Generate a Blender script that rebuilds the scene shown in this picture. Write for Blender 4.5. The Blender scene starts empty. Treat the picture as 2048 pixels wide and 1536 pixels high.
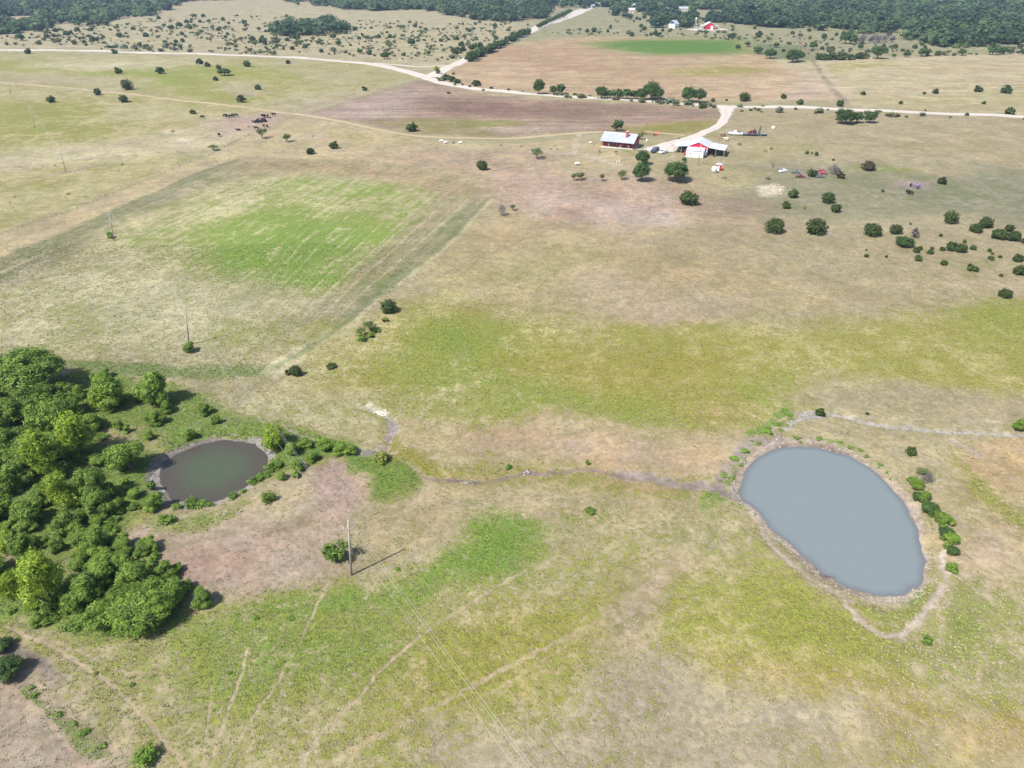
import bpy, bmesh, math, random
import numpy as np
from mathutils import Vector, Matrix
R = math.radians
SC = bpy.context.scene
COL = SC.collection
# ------------------------------------------------------------------ camera, world, sun, exposure
H = 68.0                      # flying height of the drone
PITCH = R(31.0)
F = 1422.0                    # focal length in pixels of the 2048 wide photograph
cam = bpy.data.cameras.new('camera'); cam.sensor_width = 36; cam.lens = 36 * F / 2048
cam.clip_start = 1; cam.clip_end = 40000
co = bpy.data.objects.new('camera', cam); COL.objects.link(co)
co.location = (0, 0, H); co.rotation_euler = (R(90) - PITCH, 0, 0)
SC.camera = co
SUN_EL, SUN_AZ = R(52), math.atan2(-4.15, -5.1)      # direction towards the sun (behind the camera, to the left)
w = bpy.data.worlds.new('World'); SC.world = w; w.use_nodes = True
nt = w.node_tree
sky = nt.nodes.new('ShaderNodeTexSky'); sky.sky_type = 'NISHITA'; sky.sun_disc = False
sky.sun_elevation = SUN_EL; sky.sun_rotation = math.pi / 2 - SUN_AZ
sky.air_density = 1.0; sky.dust_density = 1.5
bg = nt.nodes['Background']; bg.inputs[1].default_value = 0.115
nt.links.new(sky.outputs[0], bg.inputs[0])
sl = bpy.data.lights.new('sun', 'SUN'); sl.energy = 4.6; sl.angle = R(0.6); sl.color = (1, .965, .9)
so = bpy.data.objects.new('sun', sl); COL.objects.link(so)
sd = Vector((math.cos(SUN_EL) * math.cos(SUN_AZ), math.cos(SUN_EL) * math.sin(SUN_AZ), math.sin(SUN_EL)))
so.rotation_euler = sd.to_track_quat('Z', 'Y').to_euler(); so.location = (0, 0, 200)
SC.view_settings.view_transform = 'Standard'; SC.view_settings.look = 'None'
SC.view_settings.exposure = 0.62; SC.view_settings.gamma = 1
SC.cycles.max_bounces = 4; SC.cycles.diffuse_bounces = 2; SC.cycles.glossy_bounces = 2
SC.cycles.transmission_bounces = 2; SC.cycles.volume_bounces = 0; SC.cycles.transparent_max_bounces = 4

# ------------------------------------------------------------------ helpers
CP, SP = math.cos(PITCH), math.sin(PITCH)
def lin(c):
    c = np.asarray(c, float) / 255
    return np.where(c <= .04045, c / 12.92, ((c + .055) / 1.055) ** 2.4)
ALB = 0.50
def alb(c, k=1.0): return lin(c) * ALB * k
def ray(px, py):
    u = (px - 1024) / F; v = (768 - py) / F
    return u, CP + v * SP, -SP + v * CP
def pix2(px, py, z=0.0):
    d = ray(px, py); t = (z - H) / d[2]
    return d[0] * t, d[1] * t
def pixarr(pts, z=0.0):
    return np.array([pix2(a, b, z) for a, b in pts])
def depth(y, z=0.0): return y * CP + (H - z) * SP
def sm(t): t = np.clip(t, 0, 1); return t * t * (3 - 2 * t)
def polysd(P, poly):
    """signed distance (negative inside) of points P (n,2) to a closed polygon"""
    d2 = np.full(len(P), 1e18); inside = np.zeros(len(P), bool)
    n = len(poly)
    for i in range(n):
        a = poly[i]; b = poly[(i + 1) % n]; e = b - a; wv = P - a
        t = np.clip((wv @ e) / max(e @ e, 1e-9), 0, 1)
        q = wv - t[:, None] * e
        d2 = np.minimum(d2, (q * q).sum(1))
        c = (a[1] > P[:, 1]) != (b[1] > P[:, 1])
        if abs(e[1]) > 1e-9:
            inside ^= c & (P[:, 0] < e[0] * (P[:, 1] - a[1]) / e[1] + a[0])
    d = np.sqrt(d2); return np.where(inside, -d, d)
def linesd(P, line):
    d2 = np.full(len(P), 1e18)
    for a, b in zip(line[:-1], line[1:]):
        e = b - a; wv = P - a
        t = np.clip((wv @ e) / max(e @ e, 1e-9), 0, 1)
        q = wv - t[:, None] * e; d2 = np.minimum(d2, (q * q).sum(1))
    return np.sqrt(d2)
def catmull(pts, n=6, closed=False):
    p = np.asarray(pts, float); out = []
    m = len(p)
    rng = range(m) if closed else range(m - 1)
    for i in rng:
        if closed: a, b, c, d = p[(i - 1) % m], p[i], p[(i + 1) % m], p[(i + 2) % m]
        else: a, b, c, d = p[max(i - 1, 0)], p[i], p[i + 1], p[min(i + 2, m - 1)]
        for k in range(n):
            t = k / n
            out.append(.5 * ((2 * b) + (-a + c) * t + (2 * a - 5 * b + 4 * c - d) * t * t + (-a + 3 * b - 3 * c + d) * t ** 3))
    if not closed: out.append(p[-1])
    return np.array(out)
def vnoise(x, y, seed=0):
    xi = np.floor(x).astype(np.int64); yi = np.floor(y).astype(np.int64)
    fx = x - xi; fy = y - yi; fx = fx * fx * (3 - 2 * fx); fy = fy * fy * (3 - 2 * fy)
    def h(a, b):
        n = (a * 374761393 + b * 668265263 + seed * 974634777) & 0xffffffff
        n = ((n ^ (n >> 13)) * 1274126177) & 0xffffffff
        return ((n ^ (n >> 16)) & 0xffff) / 65535.0
    return (h(xi, yi) * (1 - fx) + h(xi + 1, yi) * fx) * (1 - fy) + (h(xi, yi + 1) * (1 - fx) + h(xi + 1, yi + 1) * fx) * fy

# ------------------------------------------------------------------ ponds, creek and the lie of the land
WZ = -0.45
POND_BIG = pixarr(catmull([(1476,985),(1484,955),(1503,925),(1538,903),(1580,895),(1630,896),(1680,906),(1722,925),(1757,950),(1791,985),(1817,1020),(1836,1060),(1848,1100),(1850,1140),(1841,1170),(1815,1190),(1780,1197),(1740,1191),(1700,1177),(1660,1156),(1620,1127),(1580,1092),(1540,1052),(1505,1017),(1481,998)], 4, True), WZ)
POND_SMALL = pixarr(catmull([(318,960),(324,933),(342,914),(372,900),(408,888),(450,881),(492,884),(520,896),(535,915),(534,938),(517,956),(490,975),(460,992),(425,1004),(390,1008),(352,1003),(328,986)], 4, True), WZ)
CREEK = [pixarr(catmull(l, 4)) for l in (
    [(735,812),(765,826),(788,850),(776,885),(748,903),(720,905)],
    [(850,952),(905,958),(960,960),(1050,943),(1090,948),(1180,935),(1270,952),(1340,962),(1420,975),(1470,985)],
    [(1535,890),(1560,868),(1600,833),(1660,822),(1760,845),(1850,856),(1950,865),(2048,872),(2200,880)])]
_r = np.random.RandomState(21)
for _p, _a in ((POND_BIG, .22), (POND_SMALL, .26)):
    _i = np.arange(len(_p)); _p += _a * 2 * np.stack([vnoise(_i * .5, _i * 0., 71) - .5, vnoise(_i * .5, _i * 0., 72) - .5], 1) * 1.3 + _r.normal(0, .07, _p.shape)
def height(x, y):
    x = np.asarray(x, float); y = np.asarray(y, float)
    z = .28 * np.sin(x * .061 + 1.3) * np.cos(y * .053 + .4) + .12 * np.sin(x * .17 + y * .13) + .1 * np.sin(x * .09 - y * .21 + 2)
    z = z + .9 * np.sin(x * .012 + .6) * np.sin(y * .009 + 1.1) * sm((y - 350) / 500)
    P = np.stack([np.ravel(x), np.ravel(y)], 1); zz = np.ravel(z).copy()
    near = (P[:, 1] < 175) & (P[:, 1] > 45) & (np.abs(P[:, 0]) < 120)
    if near.any():
        Q = P[near]; q = zz[near]
        for poly, berm in ((POND_BIG, .45), (POND_SMALL, .25)):
            s = polysd(Q, poly)
            wgt = 1 - sm((s - 4) / 8)
            q = q * (1 - wgt)
            q = q + np.where(s < 0, WZ + .02 + .22 * np.maximum(s, -6), 0)
            q = q + np.where((s >= 0), (WZ + .02) * (1 - sm(s / 1.8)) + berm * np.exp(-((s - 4) / 1.8) ** 2), 0)
        for l, wd in zip(CREEK, (1.2, 1.4, 1.0)):
            s = linesd(Q, l); q = q - .3 * np.exp(-(s / wd) ** 2) * (np.minimum(polysd(Q, POND_BIG), 3) > 1)
        zz[near] = q
    return zz.reshape(np.shape(z))
def at(px, py):
    z = 0.0
    for _ in range(4):
        x, y = pix2(px, py, z); z = float(height(x, y))
        z = max(z, WZ)
    return Vector((x, y, z))
def grd(x, y): return Vector((x, y, float(height(x, y))))

# ------------------------------------------------------------------ object helpers
def tag(o, label=None, cat=None, group=None, kind=None):
    if label: o['label'] = label
    if cat: o['category'] = cat
    if group: o['group'] = group
    if kind: o['kind'] = kind
    return o
def empty(name, loc=(0, 0, 0), rz=0, label=None, cat=None, group=None, sc=1):
    o = bpy.data.objects.new(name, None); COL.objects.link(o)
    o.location = loc; o.rotation_euler = (0, 0, rz); o.empty_display_size = .2
    o.scale = (sc, sc, sc) if not hasattr(sc, '__len__') else sc
    return tag(o, label, cat, group)
def link(name, me, parent=None, loc=(0, 0, 0), rot=(0, 0, 0), sc=None):
    o = bpy.data.objects.new(name, me); COL.objects.link(o); o.parent = parent
    o.location = loc; o.rotation_euler = rot
    if sc is not None: o.scale = sc if hasattr(sc, '__len__') else (sc,) * 3
    return o
def fastmesh(name, V, Fc, mat, attrs=None, smooth=False):
    """V (n,3), Fc (m,k) all faces with k corners"""
    me = bpy.data.meshes.new(name); V = np.asarray(V, np.float32); Fc = np.asarray(Fc, np.int32)
    n, (m, k) = len(V), Fc.shape
    me.vertices.add(n); me.vertices.foreach_set('co', V.ravel())
    me.loops.add(m * k); me.loops.foreach_set('vertex_index', Fc.ravel())
    me.polygons.add(m); me.polygons.foreach_set('loop_start', np.arange(m, dtype=np.int32) * k)
    me.polygons.foreach_set('use_smooth', np.full(m, smooth))
    for nm, arr in (attrs or {}).items():
        arr = np.asarray(arr, np.float32)
        if arr.ndim == 1:
            me.attributes.new(nm, 'FLOAT', 'POINT').data.foreach_set('value', arr)
        else:
            if arr.shape[1] == 3: arr = np.concatenate([arr, np.ones((len(arr), 1), np.float32)], 1)
            me.attributes.new(nm, 'FLOAT_COLOR', 'POINT').data.foreach_set('color', arr.ravel())
    me.update(calc_edges=True); me.materials.append(mat)
    return me
class MB:
    """collects simple solids, each build() is ONE mesh object"""
    def __init__(s): s.v = []; s.f = []; s.mi = []; s.m = 0
    def add(s, vs, fs):
        b = len(s.v); s.v += [tuple(v) for v in vs]; s.f += [tuple(b + i for i in f) for f in fs]; s.mi += [s.m] * len(fs); return s
    def box(s, x0, x1, y0, y1, z0, z1):
        v = [(x0,y0,z0),(x1,y0,z0),(x1,y1,z0),(x0,y1,z0),(x0,y0,z1),(x1,y0,z1),(x1,y1,z1),(x0,y1,z1)]
        return s.add(v, [(3,2,1,0),(4,5,6,7),(0,1,5,4),(1,2,6,5),(2,3,7,6),(3,0,4,7)])
    def tube(s, pts, rad, n=8, cap=True):
        pts = [Vector(p) for p in pts]; rad = rad if hasattr(rad, '__len__') else [rad] * len(pts)
        vs = []; fs = []
        for i, p in enumerate(pts):
            d = (pts[min(i + 1, len(pts) - 1)] - pts[max(i - 1, 0)]).normalized()
            a = d.orthogonal().normalized() if abs(d.z) < .99 else Vector((1, 0, 0)); a = (a - d * a.dot(d)).normalized(); b = d.cross(a)
            for k in range(n):
                t = 2 * math.pi * k / n; vs.append(p + (a * math.cos(t) + b * math.sin(t)) * rad[i])
        for i in range(len(pts) - 1):
            for k in range(n):
                fs.append((i*n+k, i*n+(k+1)%n, (i+1)*n+(k+1)%n, (i+1)*n+k))
        if cap: fs += [tuple(range(n))[::-1], tuple((len(pts)-1)*n + k for k in range(n))]
        return s.add(vs, fs)
    def prism(s, prof, y0, y1, inset=0):
        """profile in x,z extruded along y"""
        n = len(prof); v = [(x, y0, z) for x, z in prof] + [(x, y1, z) for x, z in prof]
        return s.add(v, [tuple(range(n)), tuple(range(2*n-1, n-1, -1))] + [(i, n+i, n+(i+1)%n, (i+1)%n) for i in range(n)])
    def build(s, name, mat, parent=None, smooth=False, bevel=0, loc=(0,0,0), rot=(0,0,0)):
        me = bpy.data.meshes.new(name); me.from_pydata(s.v, [], s.f)
        for m in (mat if isinstance(mat, (list, tuple)) else [mat]): me.materials.append(m)
        bm = bmesh.new(); bm.from_mesh(me); bmesh.ops.recalc_face_normals(bm, faces=bm.faces)
        bm.to_mesh(me); bm.free()
        for p, i in zip(me.polygons, s.mi): p.material_index = i; p.use_smooth = smooth
        o = link(name, me, parent, loc, rot)
        if bevel:
            md = o.modifiers.new('b', 'BEVEL'); md.width = bevel; md.segments = 2
        return o
def copy_tree(o, parent=None):
    c = o.copy(); COL.objects.link(c); c.parent = parent
    for ch in o.children: copy_tree(ch, c)
    return c

# ------------------------------------------------------------------ materials
def newmat(name):
    m = bpy.data.materials.new(name); m.use_nodes = True
    return m, m.node_tree, m.node_tree.nodes['Principled BSDF']
def nd(t, typ, **kw):
    n = t.nodes.new(typ)
    for k, v in kw.items():
        if k == 'ins':
            for a, b in v.items(): n.inputs[a].default_value = b
        else: setattr(n, k, v)
    return n
def noise(t, scale, detail=4, rough=.6, vec=None, dist=0):
    n = nd(t, 'ShaderNodeTexNoise', ins={'Scale': scale, 'Detail': detail, 'Roughness': rough, 'Distortion': dist})
    if vec: t.links.new(vec, n.inputs['Vector'])
    return n.outputs['Fac']
def mapr(t, v, a, b, c, d):
    n = nd(t, 'ShaderNodeMapRange', ins={1: a, 2: b, 3: c, 4: d}); t.links.new(v, n.inputs[0]); return n.outputs[0]
def math_(t, op, a, b=None, c=None):
    n = nd(t, 'ShaderNodeMath', operation=op)
    for i, v in enumerate((a, b, c)):
        if v is None: continue
        if isinstance(v, (int, float)): n.inputs[i].default_value = v
        else: t.links.new(v, n.inputs[i])
    return n.outputs[0]
def mixc(t, f, a, b, mode='MIX'):
    n = nd(t, 'ShaderNodeMix', data_type='RGBA', blend_type=mode)
    for s, v in ((n.inputs[0], f), (n.inputs[6], a), (n.inputs[7], b)):
        if isinstance(v, (int, float)): s.default_value = v
        elif isinstance(v, (tuple, list, np.ndarray)): s.default_value = (*v[:3], 1)
        else: t.links.new(v, s)
    return n.outputs[2]
def simple(name, col, rough=.7, var=.15, scale=3, metal=0, spec=.3, bump=0, coat=0):
    """plain surface with a little procedural variation"""
    m, t, b = newmat(name)
    tc = nd(t, 'ShaderNodeTexCoord').outputs['Object']
    f = noise(t, scale, 5, .65, tc)
    c = np.array(col)
    t.links.new(mixc(t, mapr(t, f, .3, .7, 0, 1), c * (1 - var), np.minimum(c * (1 + var), 1)), b.inputs['Base Color'])
    b.inputs['Roughness'].default_value = rough; b.inputs['Metallic'].default_value = metal
    b.inputs['Specular IOR Level'].default_value = spec
    if coat: b.inputs['Coat Weight'].default_value = coat
    if bump:
        n = nd(t, 'ShaderNodeBump', ins={'Strength': .5, 'Distance': bump}); t.links.new(f, n.inputs['Height']); t.links.new(n.outputs[0], b.inputs['Normal'])
    return m
def foliage_mat(name, dark, light):
    m, t, b = newmat(name)
    at_ = nd(t, 'ShaderNodeAttribute', attribute_name='tone').outputs['Fac']
    oi = nd(t, 'ShaderNodeObjectInfo').outputs['Random']
    tc = nd(t, 'ShaderNodeTexCoord').outputs['Object']
    f = math_(t, 'ADD', math_(t, 'MULTIPLY', at_, .75), math_(t, 'MULTIPLY', noise(t, 1.2, 3, .6, tc), .3))
    c = mixc(t, f, dark, light)
    c = mixc(t, math_(t, 'MULTIPLY', oi, .35), c, np.array(dark) * .8 + np.array([.012, .006, 0]))
    t.links.new(c, b.inputs['Base Color'])
    b.inputs['Roughness'].default_value = .6; b.inputs['Specular IOR Level'].default_value = .25
    tr = nd(t, 'ShaderNodeBsdfTranslucent'); t.links.new(c, tr.inputs[0])
    mx = nd(t, 'ShaderNodeMixShader', ins={0: .14}); out = t.nodes['Material Output']
    t.links.new(b.outputs[0], mx.inputs[1]); t.links.new(tr.outputs[0], mx.inputs[2]); t.links.new(mx.outputs[0], out.inputs[0])
    return m
M = {}
M['bark'] = simple('bark', (.16, .13, .10), .9, .3, 4, bump=.03)
M['greybark'] = simple('grey_bark', (.26, .24, .22), .9, .25, 4)
M['pole'] = simple('weathered_pole_wood', (.36, .31, .27), .85, .2, 2)
M['polem'] = simple('grey_insulator', (.6, .6, .6), .4, .05, 5)
M['wire'] = simple('aluminium_wire', (.55, .54, .52), .45, .1, 1, metal=.3)
M['cedar'] = foliage_mat('cedar_foliage', (.022, .045, .012), (.10, .145, .035))
M['browncedar'] = foliage_mat('brown_cedar_foliage', (.040, .040, .022), (.12, .10, .045))
M['oak'] = foliage_mat('oak_foliage', (.026, .058, .018), (.105, .18, .045))
M['hack'] = foliage_mat('thicket_foliage', (.034, .080, .014), (.29, .43, .060))
M['willow'] = foliage_mat('willow_foliage', (.11, .19, .015), (.36, .46, .045))
M['mesquite'] = foliage_mat('mesquite_foliage', (.075, .115, .035), (.19, .25, .085))
M['shrub'] = foliage_mat('shrub_foliage', (.045, .095, .015), (.24, .37, .055))
M['bluegreen'] = foliage_mat('silver_shrub_foliage', (.09, .14, .085), (.20, .27, .16))
M['dead'] = foliage_mat('dead_twigs', (.10, .09, .10), (.20, .18, .19))
M['yellowshrub'] = foliage_mat('yellow_shrub', (.16, .19, .03), (.32, .34, .08))
M['scrubm'] = foliage_mat('scrub_foliage', (.045, .065, .025), (.17, .18, .08))
M['broad'] = M['hack']
M['wood_far'] = foliage_mat('woodland_foliage', (.012, .034, .015), (.13, .20, .072))

# ------------------------------------------------------------------ ground painting: where each kind of soil and grass grows, plus a painted cloud shadow
TAN=(192,176,134); STRAW=(208,196,150); PINK=(200,170,146); PBRN=(166,134,118); ORNG=(206,168,116)
OLIVE=(164,168,84); YG=(158,168,68); GRN=(134,162,62); BRT=(124,168,48); DULL=(138,144,98); DGRN=(72,126,56)
# (kind, outline in photo pixels, dry colour or None, grass colour or None, cover 0..1 or None, softness px, opacity)
PATCH = [
 ([(-400,-60),(1070,-60),(1060,62),(930,122),(868,146),(760,124),(500,105),(-400,96)], (203,187,142), (150,160,88), .22, 4, 1),
 ([(1070,-60),(2500,-60),(2500,110),(2048,108),(1540,122),(1500,82),(1180,75),(1050,86)], (184,172,132), (140,152,92), .42, 5, 1),
 ([(-400,96),(0,103),(500,110),(760,130),(850,152),(620,228),(300,192),(0,162),(-400,130)], (194,180,132), (156,164,76), .42, 4, 1),
 ([(200,110),(420,115),(480,125),(300,132),(60,128)], (205,192,140), OLIVE, .3, 10, .8),
 ([(90,128),(240,122),(330,128),(230,138),(120,137)], (222,208,160), OLIVE, .12, 8, .9),
 ([(0,118),(140,142),(300,140),(500,128),(560,150),(430,178),(250,170),(120,150),(0,134)], None, (152,166,66), .86, 10, .9),
 ([(150,152),(260,158),(240,170),(90,166),(0,150),(0,140)], (200,182,140), OLIVE, .2, 8, .8),
 ([(350,182),(440,180),(560,190),(600,200),(500,210),(380,200)], None, (158,166,72), .85, 8, .8),
 ([(500,140),(560,150),(620,160),(610,195),(545,198),(520,170)], None, (160,165,70), .75, 8, .8),
 ([(420,150),(470,160),(540,170),(500,190),(440,178)], (205,185,145), OLIVE, .25, 8, .7),
 ([(560,185),(700,180),(640,222),(500,208)], (205,188,148), OLIVE, .3, 8, .7),
 ([(-400,150),(0,166),(300,194),(600,233),(548,250),(420,305),(0,466),(-400,640)], (198,184,130), (160,164,78), .42, 5, 1),
 ([(0,200),(160,200),(300,225),(330,250),(200,275),(60,285),(0,300),(-100,250)], None, (150,158,66), .72, 18, .9),
 ([(200,210),(330,222),(420,245),(380,262),(250,245)], (208,192,140), OLIVE, .2, 12, .8),
 ([(-100,320),(200,290),(420,262),(545,238),(500,270),(430,300),(250,322),(0,345),(-100,360)], (216,200,152), OLIVE, .12, 8, .95),
 ([(450,232),(560,228),(590,240),(540,262),(440,275),(400,255)], (206,176,150), OLIVE, .05, 8, .9),
 ([(470,236),(560,232),(556,244),(480,246)], (202,176,152), None, .0, 5, .8),
 ([(-400,650),(0,470),(430,303),(610,232),(860,280),(1000,290),(1170,275),(1290,330),(1100,350),(965,362),(800,332),(480,314),(0,512),(-400,690)], (208,186,138), (168,160,92), .16, 4, 1),
 ([(600,240),(760,262),(860,284),(840,300),(700,290),(560,262)], None, OLIVE, .42, 8, .8),
 ([(850,292),(1000,296),(1150,300),(1120,345),(900,335),(780,318)], (200,168,138), OLIVE, .12, 10, .8),
 ([(330,260),(350,257),(368,261),(362,267),(340,268)], (232,214,178), None, 0, 4, .9), ([(350,279),(372,276),(386,280),(374,285),(354,285)], (230,212,176), None, 0, 4, .9),
 ([(615,271),(632,268),(648,272),(634,277),(618,276)], (228,208,174), None, 0, 4, .8), ([(255,281),(278,279),(292,283),(270,287)], (178,166,136), None, .1, 5, .6), ([(465,188),(490,186),(505,191),(480,195)], (168,156,138), None, 0, 5, .8), ([(288,157),(300,156),(306,160),(292,161)], (206,182,148), None, 0, 3, .8),
 # worked field on the left
 ([(-300,690),(0,516),(470,314),(700,320),(900,340),(966,372),(978,400),(880,500),(760,592),(690,650),(520,752),(300,752),(130,725),(0,700),(-300,900)], (194,178,136), (150,158,84), .38, 3, 1),
 ([(0,520),(470,314),(560,314),(430,370),(250,440),(60,560),(-100,600)], (184,168,134), (128,146,80), .4, 5, .95),
 ([(-20,525),(200,425),(420,335),(470,318),(430,350),(240,440),(60,530),(-20,565)], (160,152,116), (116,138,78), .5, 3, .6),
 ([(250,440),(420,372),(620,345),(760,352),(700,370),(560,372),(420,420),(330,500),(180,500)], (206,192,140), (138,160,80), .42, 14, .9),
 ([(480,318),(700,322),(905,345),(960,385),(940,400),(820,388),(700,352),(560,340),(480,345)], (196,168,124), (140,145,84), .25, 8, .9),
 ([(400,420),(500,380),(600,352),(700,362),(850,398),(850,430),(770,510),(690,578),(610,585),(470,552),(320,520),(370,490),(300,472)], (200,190,132), BRT, .66, 14, 1),
 ([(480,372),(660,368),(640,405),(500,430),(400,440),(340,430)], (214,202,146), GRN, .34, 14, .9),
 ([(300,470),(420,440),(460,480),(400,520),(320,520)], None, GRN, .5, 14, .8),
 ([(430,470),(640,440),(740,470),(690,560),(610,580),(470,545)], None, (112,166,44), .8, 14, .8),
 ([(640,400),(840,398),(850,425),(760,440),(640,425)], None, (134,158,66), .48, 14, .8),
 ([(860,400),(950,390),(760,560),(690,600),(680,575),(790,490)], (182,162,124), (124,148,78), .4, 6, .9),
 ([(968,374),(980,402),(762,594),(690,652),(640,690),(600,690),(690,620),(800,530),(940,400)], (162,152,120), (108,140,70), .52, 3, .8),
 ([(-50,580),(200,515),(430,560),(650,592),(620,640),(500,705),(130,712),(-50,690)], (208,198,154), (168,172,98), .34, 12, .95),
 ([(0,610),(200,590),(330,640),(300,690),(60,680)], (200,190,146), (160,168,84), .5, 20, .6),
 ([(430,640),(560,620),(640,625),(590,690),(480,715),(430,690)], (190,178,134), (152,166,72), .6, 12, .8),
 ([(640,590),(740,575),(700,630),(600,660),(560,650)], (184,168,136), (130,152,82), .4, 10, .8),
 ([(525,742),(540,722),(610,690),(680,655),(725,628),(712,655),(660,690),(600,722),(550,752)], (226,214,168), None, .02, 3, .95),
 ([(120,722),(300,728),(520,728),(535,748),(420,752),(300,754),(200,750)], (170,162,120), (118,150,74), .72, 4, .95),
 # middle pasture
 ([(990,360),(1450,350),(1560,440),(1900,520),(1900,600),(1500,640),(1250,640),(960,620),(820,600),(880,510),(970,420)], (200,176,130), (166,160,92), .22, 12, 1),
 ([(975,335),(1200,340),(1345,352),(1440,400),(1425,440),(1290,462),(1090,432),(1000,405)], (205,174,144), OLIVE, .05, 10, 1),
 ([(1090,385),(1200,395),(1350,400),(1390,425),(1340,448),(1200,440),(1080,420)], (216,186,164), None, .02, 12, .8),
 ([(1260,432),(1340,415),(1370,440),(1290,452)], (226,202,180), None, .0, 8, .8),
 ([(1190,380),(1250,378),(1260,392),(1200,396)], (184,138,112), None, .0, 6, .6),
 ([(1130,418),(1180,420),(1170,434),(1110,432)], (184,142,112), None, .05, 7, .7),
 ([(1270,450),(1440,440),(1800,470),(1900,520),(1800,560),(1500,520),(1300,490)], (186,166,126), (160,156,94), .25, 18, .8),
 ([(1340,500),(1380,500),(1400,520),(1350,525)], (150,138,108), None, .4, 10, .4),
 ([(900,520),(1100,480),(1250,520),(1200,600),(1000,600),(880,570)], (196,180,124), (160,164,84), .4, 20, .8),
 ([(1280,630),(1420,610),(1500,625),(1440,655),(1320,655)], (200,168,146), None, .12, 12, .8),
 ([(1140,530),(1260,540),(1290,580),(1180,585),(1100,560)], (210,184,152), None, .1, 16, .7),
 ([(1150,585),(1330,585),(1500,620),(1460,655),(1350,650),(1200,620)], (196,174,140), OLIVE, .22, 16, .7),
 # right-hand pasture
 ([(1452,222),(2500,240),(2500,345),(1480,335),(1400,275)], (192,174,134), (164,160,92), .34, 6, 1),
 ([(1480,226),(1700,232),(1660,262),(1500,262)], (186,166,128), (164,160,84), .4, 10, .7),
 ([(1450,330),(1700,330),(2400,345),(2400,470),(1900,450),(1560,440),(1440,405)], (168,158,124), (136,144,96), .42, 10, 1),  # dull pasture tones, with the cloud shadow at the right painted in
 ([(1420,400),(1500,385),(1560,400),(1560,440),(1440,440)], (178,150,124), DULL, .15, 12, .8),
 ([(1730,370),(2100,360),(2400,380),(2400,440),(1900,430)], (158,152,122), (130,142,100), .55, 14, .7),  # darker, bluer strip: cloud shadow painted into the soil and grass colours
 ([(1760,330),(1900,335),(2000,345),(1850,352)], (190,172,136), OLIVE, .3, 6, .8),
 ([(1690,332),(1830,338),(1830,345),(1720,343)], None, (146,166,70), .75, 4, .8),
 ([(1460,275),(1640,285),(1640,300),(1560,320),(1470,320)], (190,174,128), (160,168,78), .42, 8, .8),
 ([(1430,330),(1500,340),(1560,352),(1500,375),(1440,370)], (204,186,128), OLIVE, .28, 8, .7),
 ([(1525,372),(1560,368),(1580,378),(1560,392),(1530,392)], (232,212,180), None, 0, 3, .95),
 ([(1800,362),(1870,366),(1870,380),(1790,378)], (190,166,158), None, .02, 5, .9),
 ([(1560,440),(2400,460),(2400,640),(1900,620),(1700,600),(1500,530)], (192,174,134), (156,160,96), .3, 16, .9),
 # brown ploughed field
 ([(615,229),(815,166),(850,160),(960,187),(1200,206),(1452,216),(1448,240),(1420,262),(1320,269),(1180,262),(1000,273),(860,266),(700,243)], (186,154,126), None, .0, 2, 1),
 ([(620,229),(720,196),(830,175),(880,195),(850,225),(740,238)], (202,174,156), None, 0, 12, .9),
 ([(870,196),(1060,205),(1250,214),(1340,222),(1200,240),(1000,236),(850,222)], (160,126,104), None, 0, 8, .9),
 ([(740,240),(900,236),(1060,246),(1050,262),(960,274),(850,266),(780,252)], (176,150,118), (148,152,84), .62, 5, .95),
 ([(950,246),(1050,246),(1040,256),(960,256)], None, (150,160,70), .85, 4, .8),
 ([(960,256),(1100,252),(1200,250),(1160,260),(1000,268)], (198,172,146), None, .05, 4, .8),
 ([(1220,254),(1320,246),(1440,236),(1430,252),(1400,264),(1280,266)], (176,150,110), (158,158,74), .72, 5, .95),
 ([(1280,226),(1450,216),(1450,228),(1300,238)], (170,142,122), OLIVE, .35, 5, .6),
 # orange stubble field
 ([(876,150),(935,122),(1050,86),(1200,74),(1500,82),(1545,120),(1625,122),(1690,200),(1500,203),(1200,192),(960,178)], (208,175,130), (176,164,98), .12, 2, 1),
 ([(1000,100),(1150,92),(1200,120),(1300,150),(1180,168),(1000,150)], (204,163,120), None, .1, 12, .8),
 ([(900,150),(1000,120),(1100,140),(1250,160),(1100,176),(960,170)], (220,186,142), None, .06, 10, .7),
 ([(1400,160),(1620,150),(1660,185),(1500,195)], (222,190,146), None, .06, 10, .8),
 ([(1180,90),(1260,80),(1400,79),(1490,80),(1505,104),(1440,110),(1300,110),(1215,102)], (136,156,88), (98,144,54), .84, 7, 1),
 ([(1500,84),(1620,92),(1620,122),(1545,118)], (150,148,110), (110,132,80), .6, 4, .9),
 ([(1340,138),(1450,128),(1530,134),(1540,146),(1440,156),(1330,152)], None, (160,164,70), .72, 6, .9),
 ([(1520,122),(1640,124),(1640,136),(1500,132)], None, (176,160,84), .5, 6, .7),
 # straw field at the right
 ([(1545,122),(2048,106),(2500,100),(2500,246),(1700,214),(1690,200)], (212,194,146), (170,166,92), .2, 2, 1),
 ([(1630,124),(1790,122),(1800,136),(1660,142)], None, (164,166,78), .66, 6, .9),
 ([(1700,185),(2048,165),(2400,160),(2400,240),(1720,215)], (200,184,132), (166,164,86), .34, 6, .8),
 ([(1560,196),(1900,178),(2100,160),(2100,166),(1900,186),(1560,204)], (220,196,156), None, .05, 3, .7),
 ([(1600,140),(1690,178),(1690,198),(1560,198)], (218,190,160), None, .04, 5, .7),
 ([(1452,210),(1700,216),(2100,232),(2100,240),(1500,222)], (196,176,138), OLIVE, .28, 3, .8),
 ([(1800,135),(2048,125),(2400,120),(2400,140),(2048,145),(1850,148)], (214,186,138), None, .1, 6, .7),
 # green meadow across the middle
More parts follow.
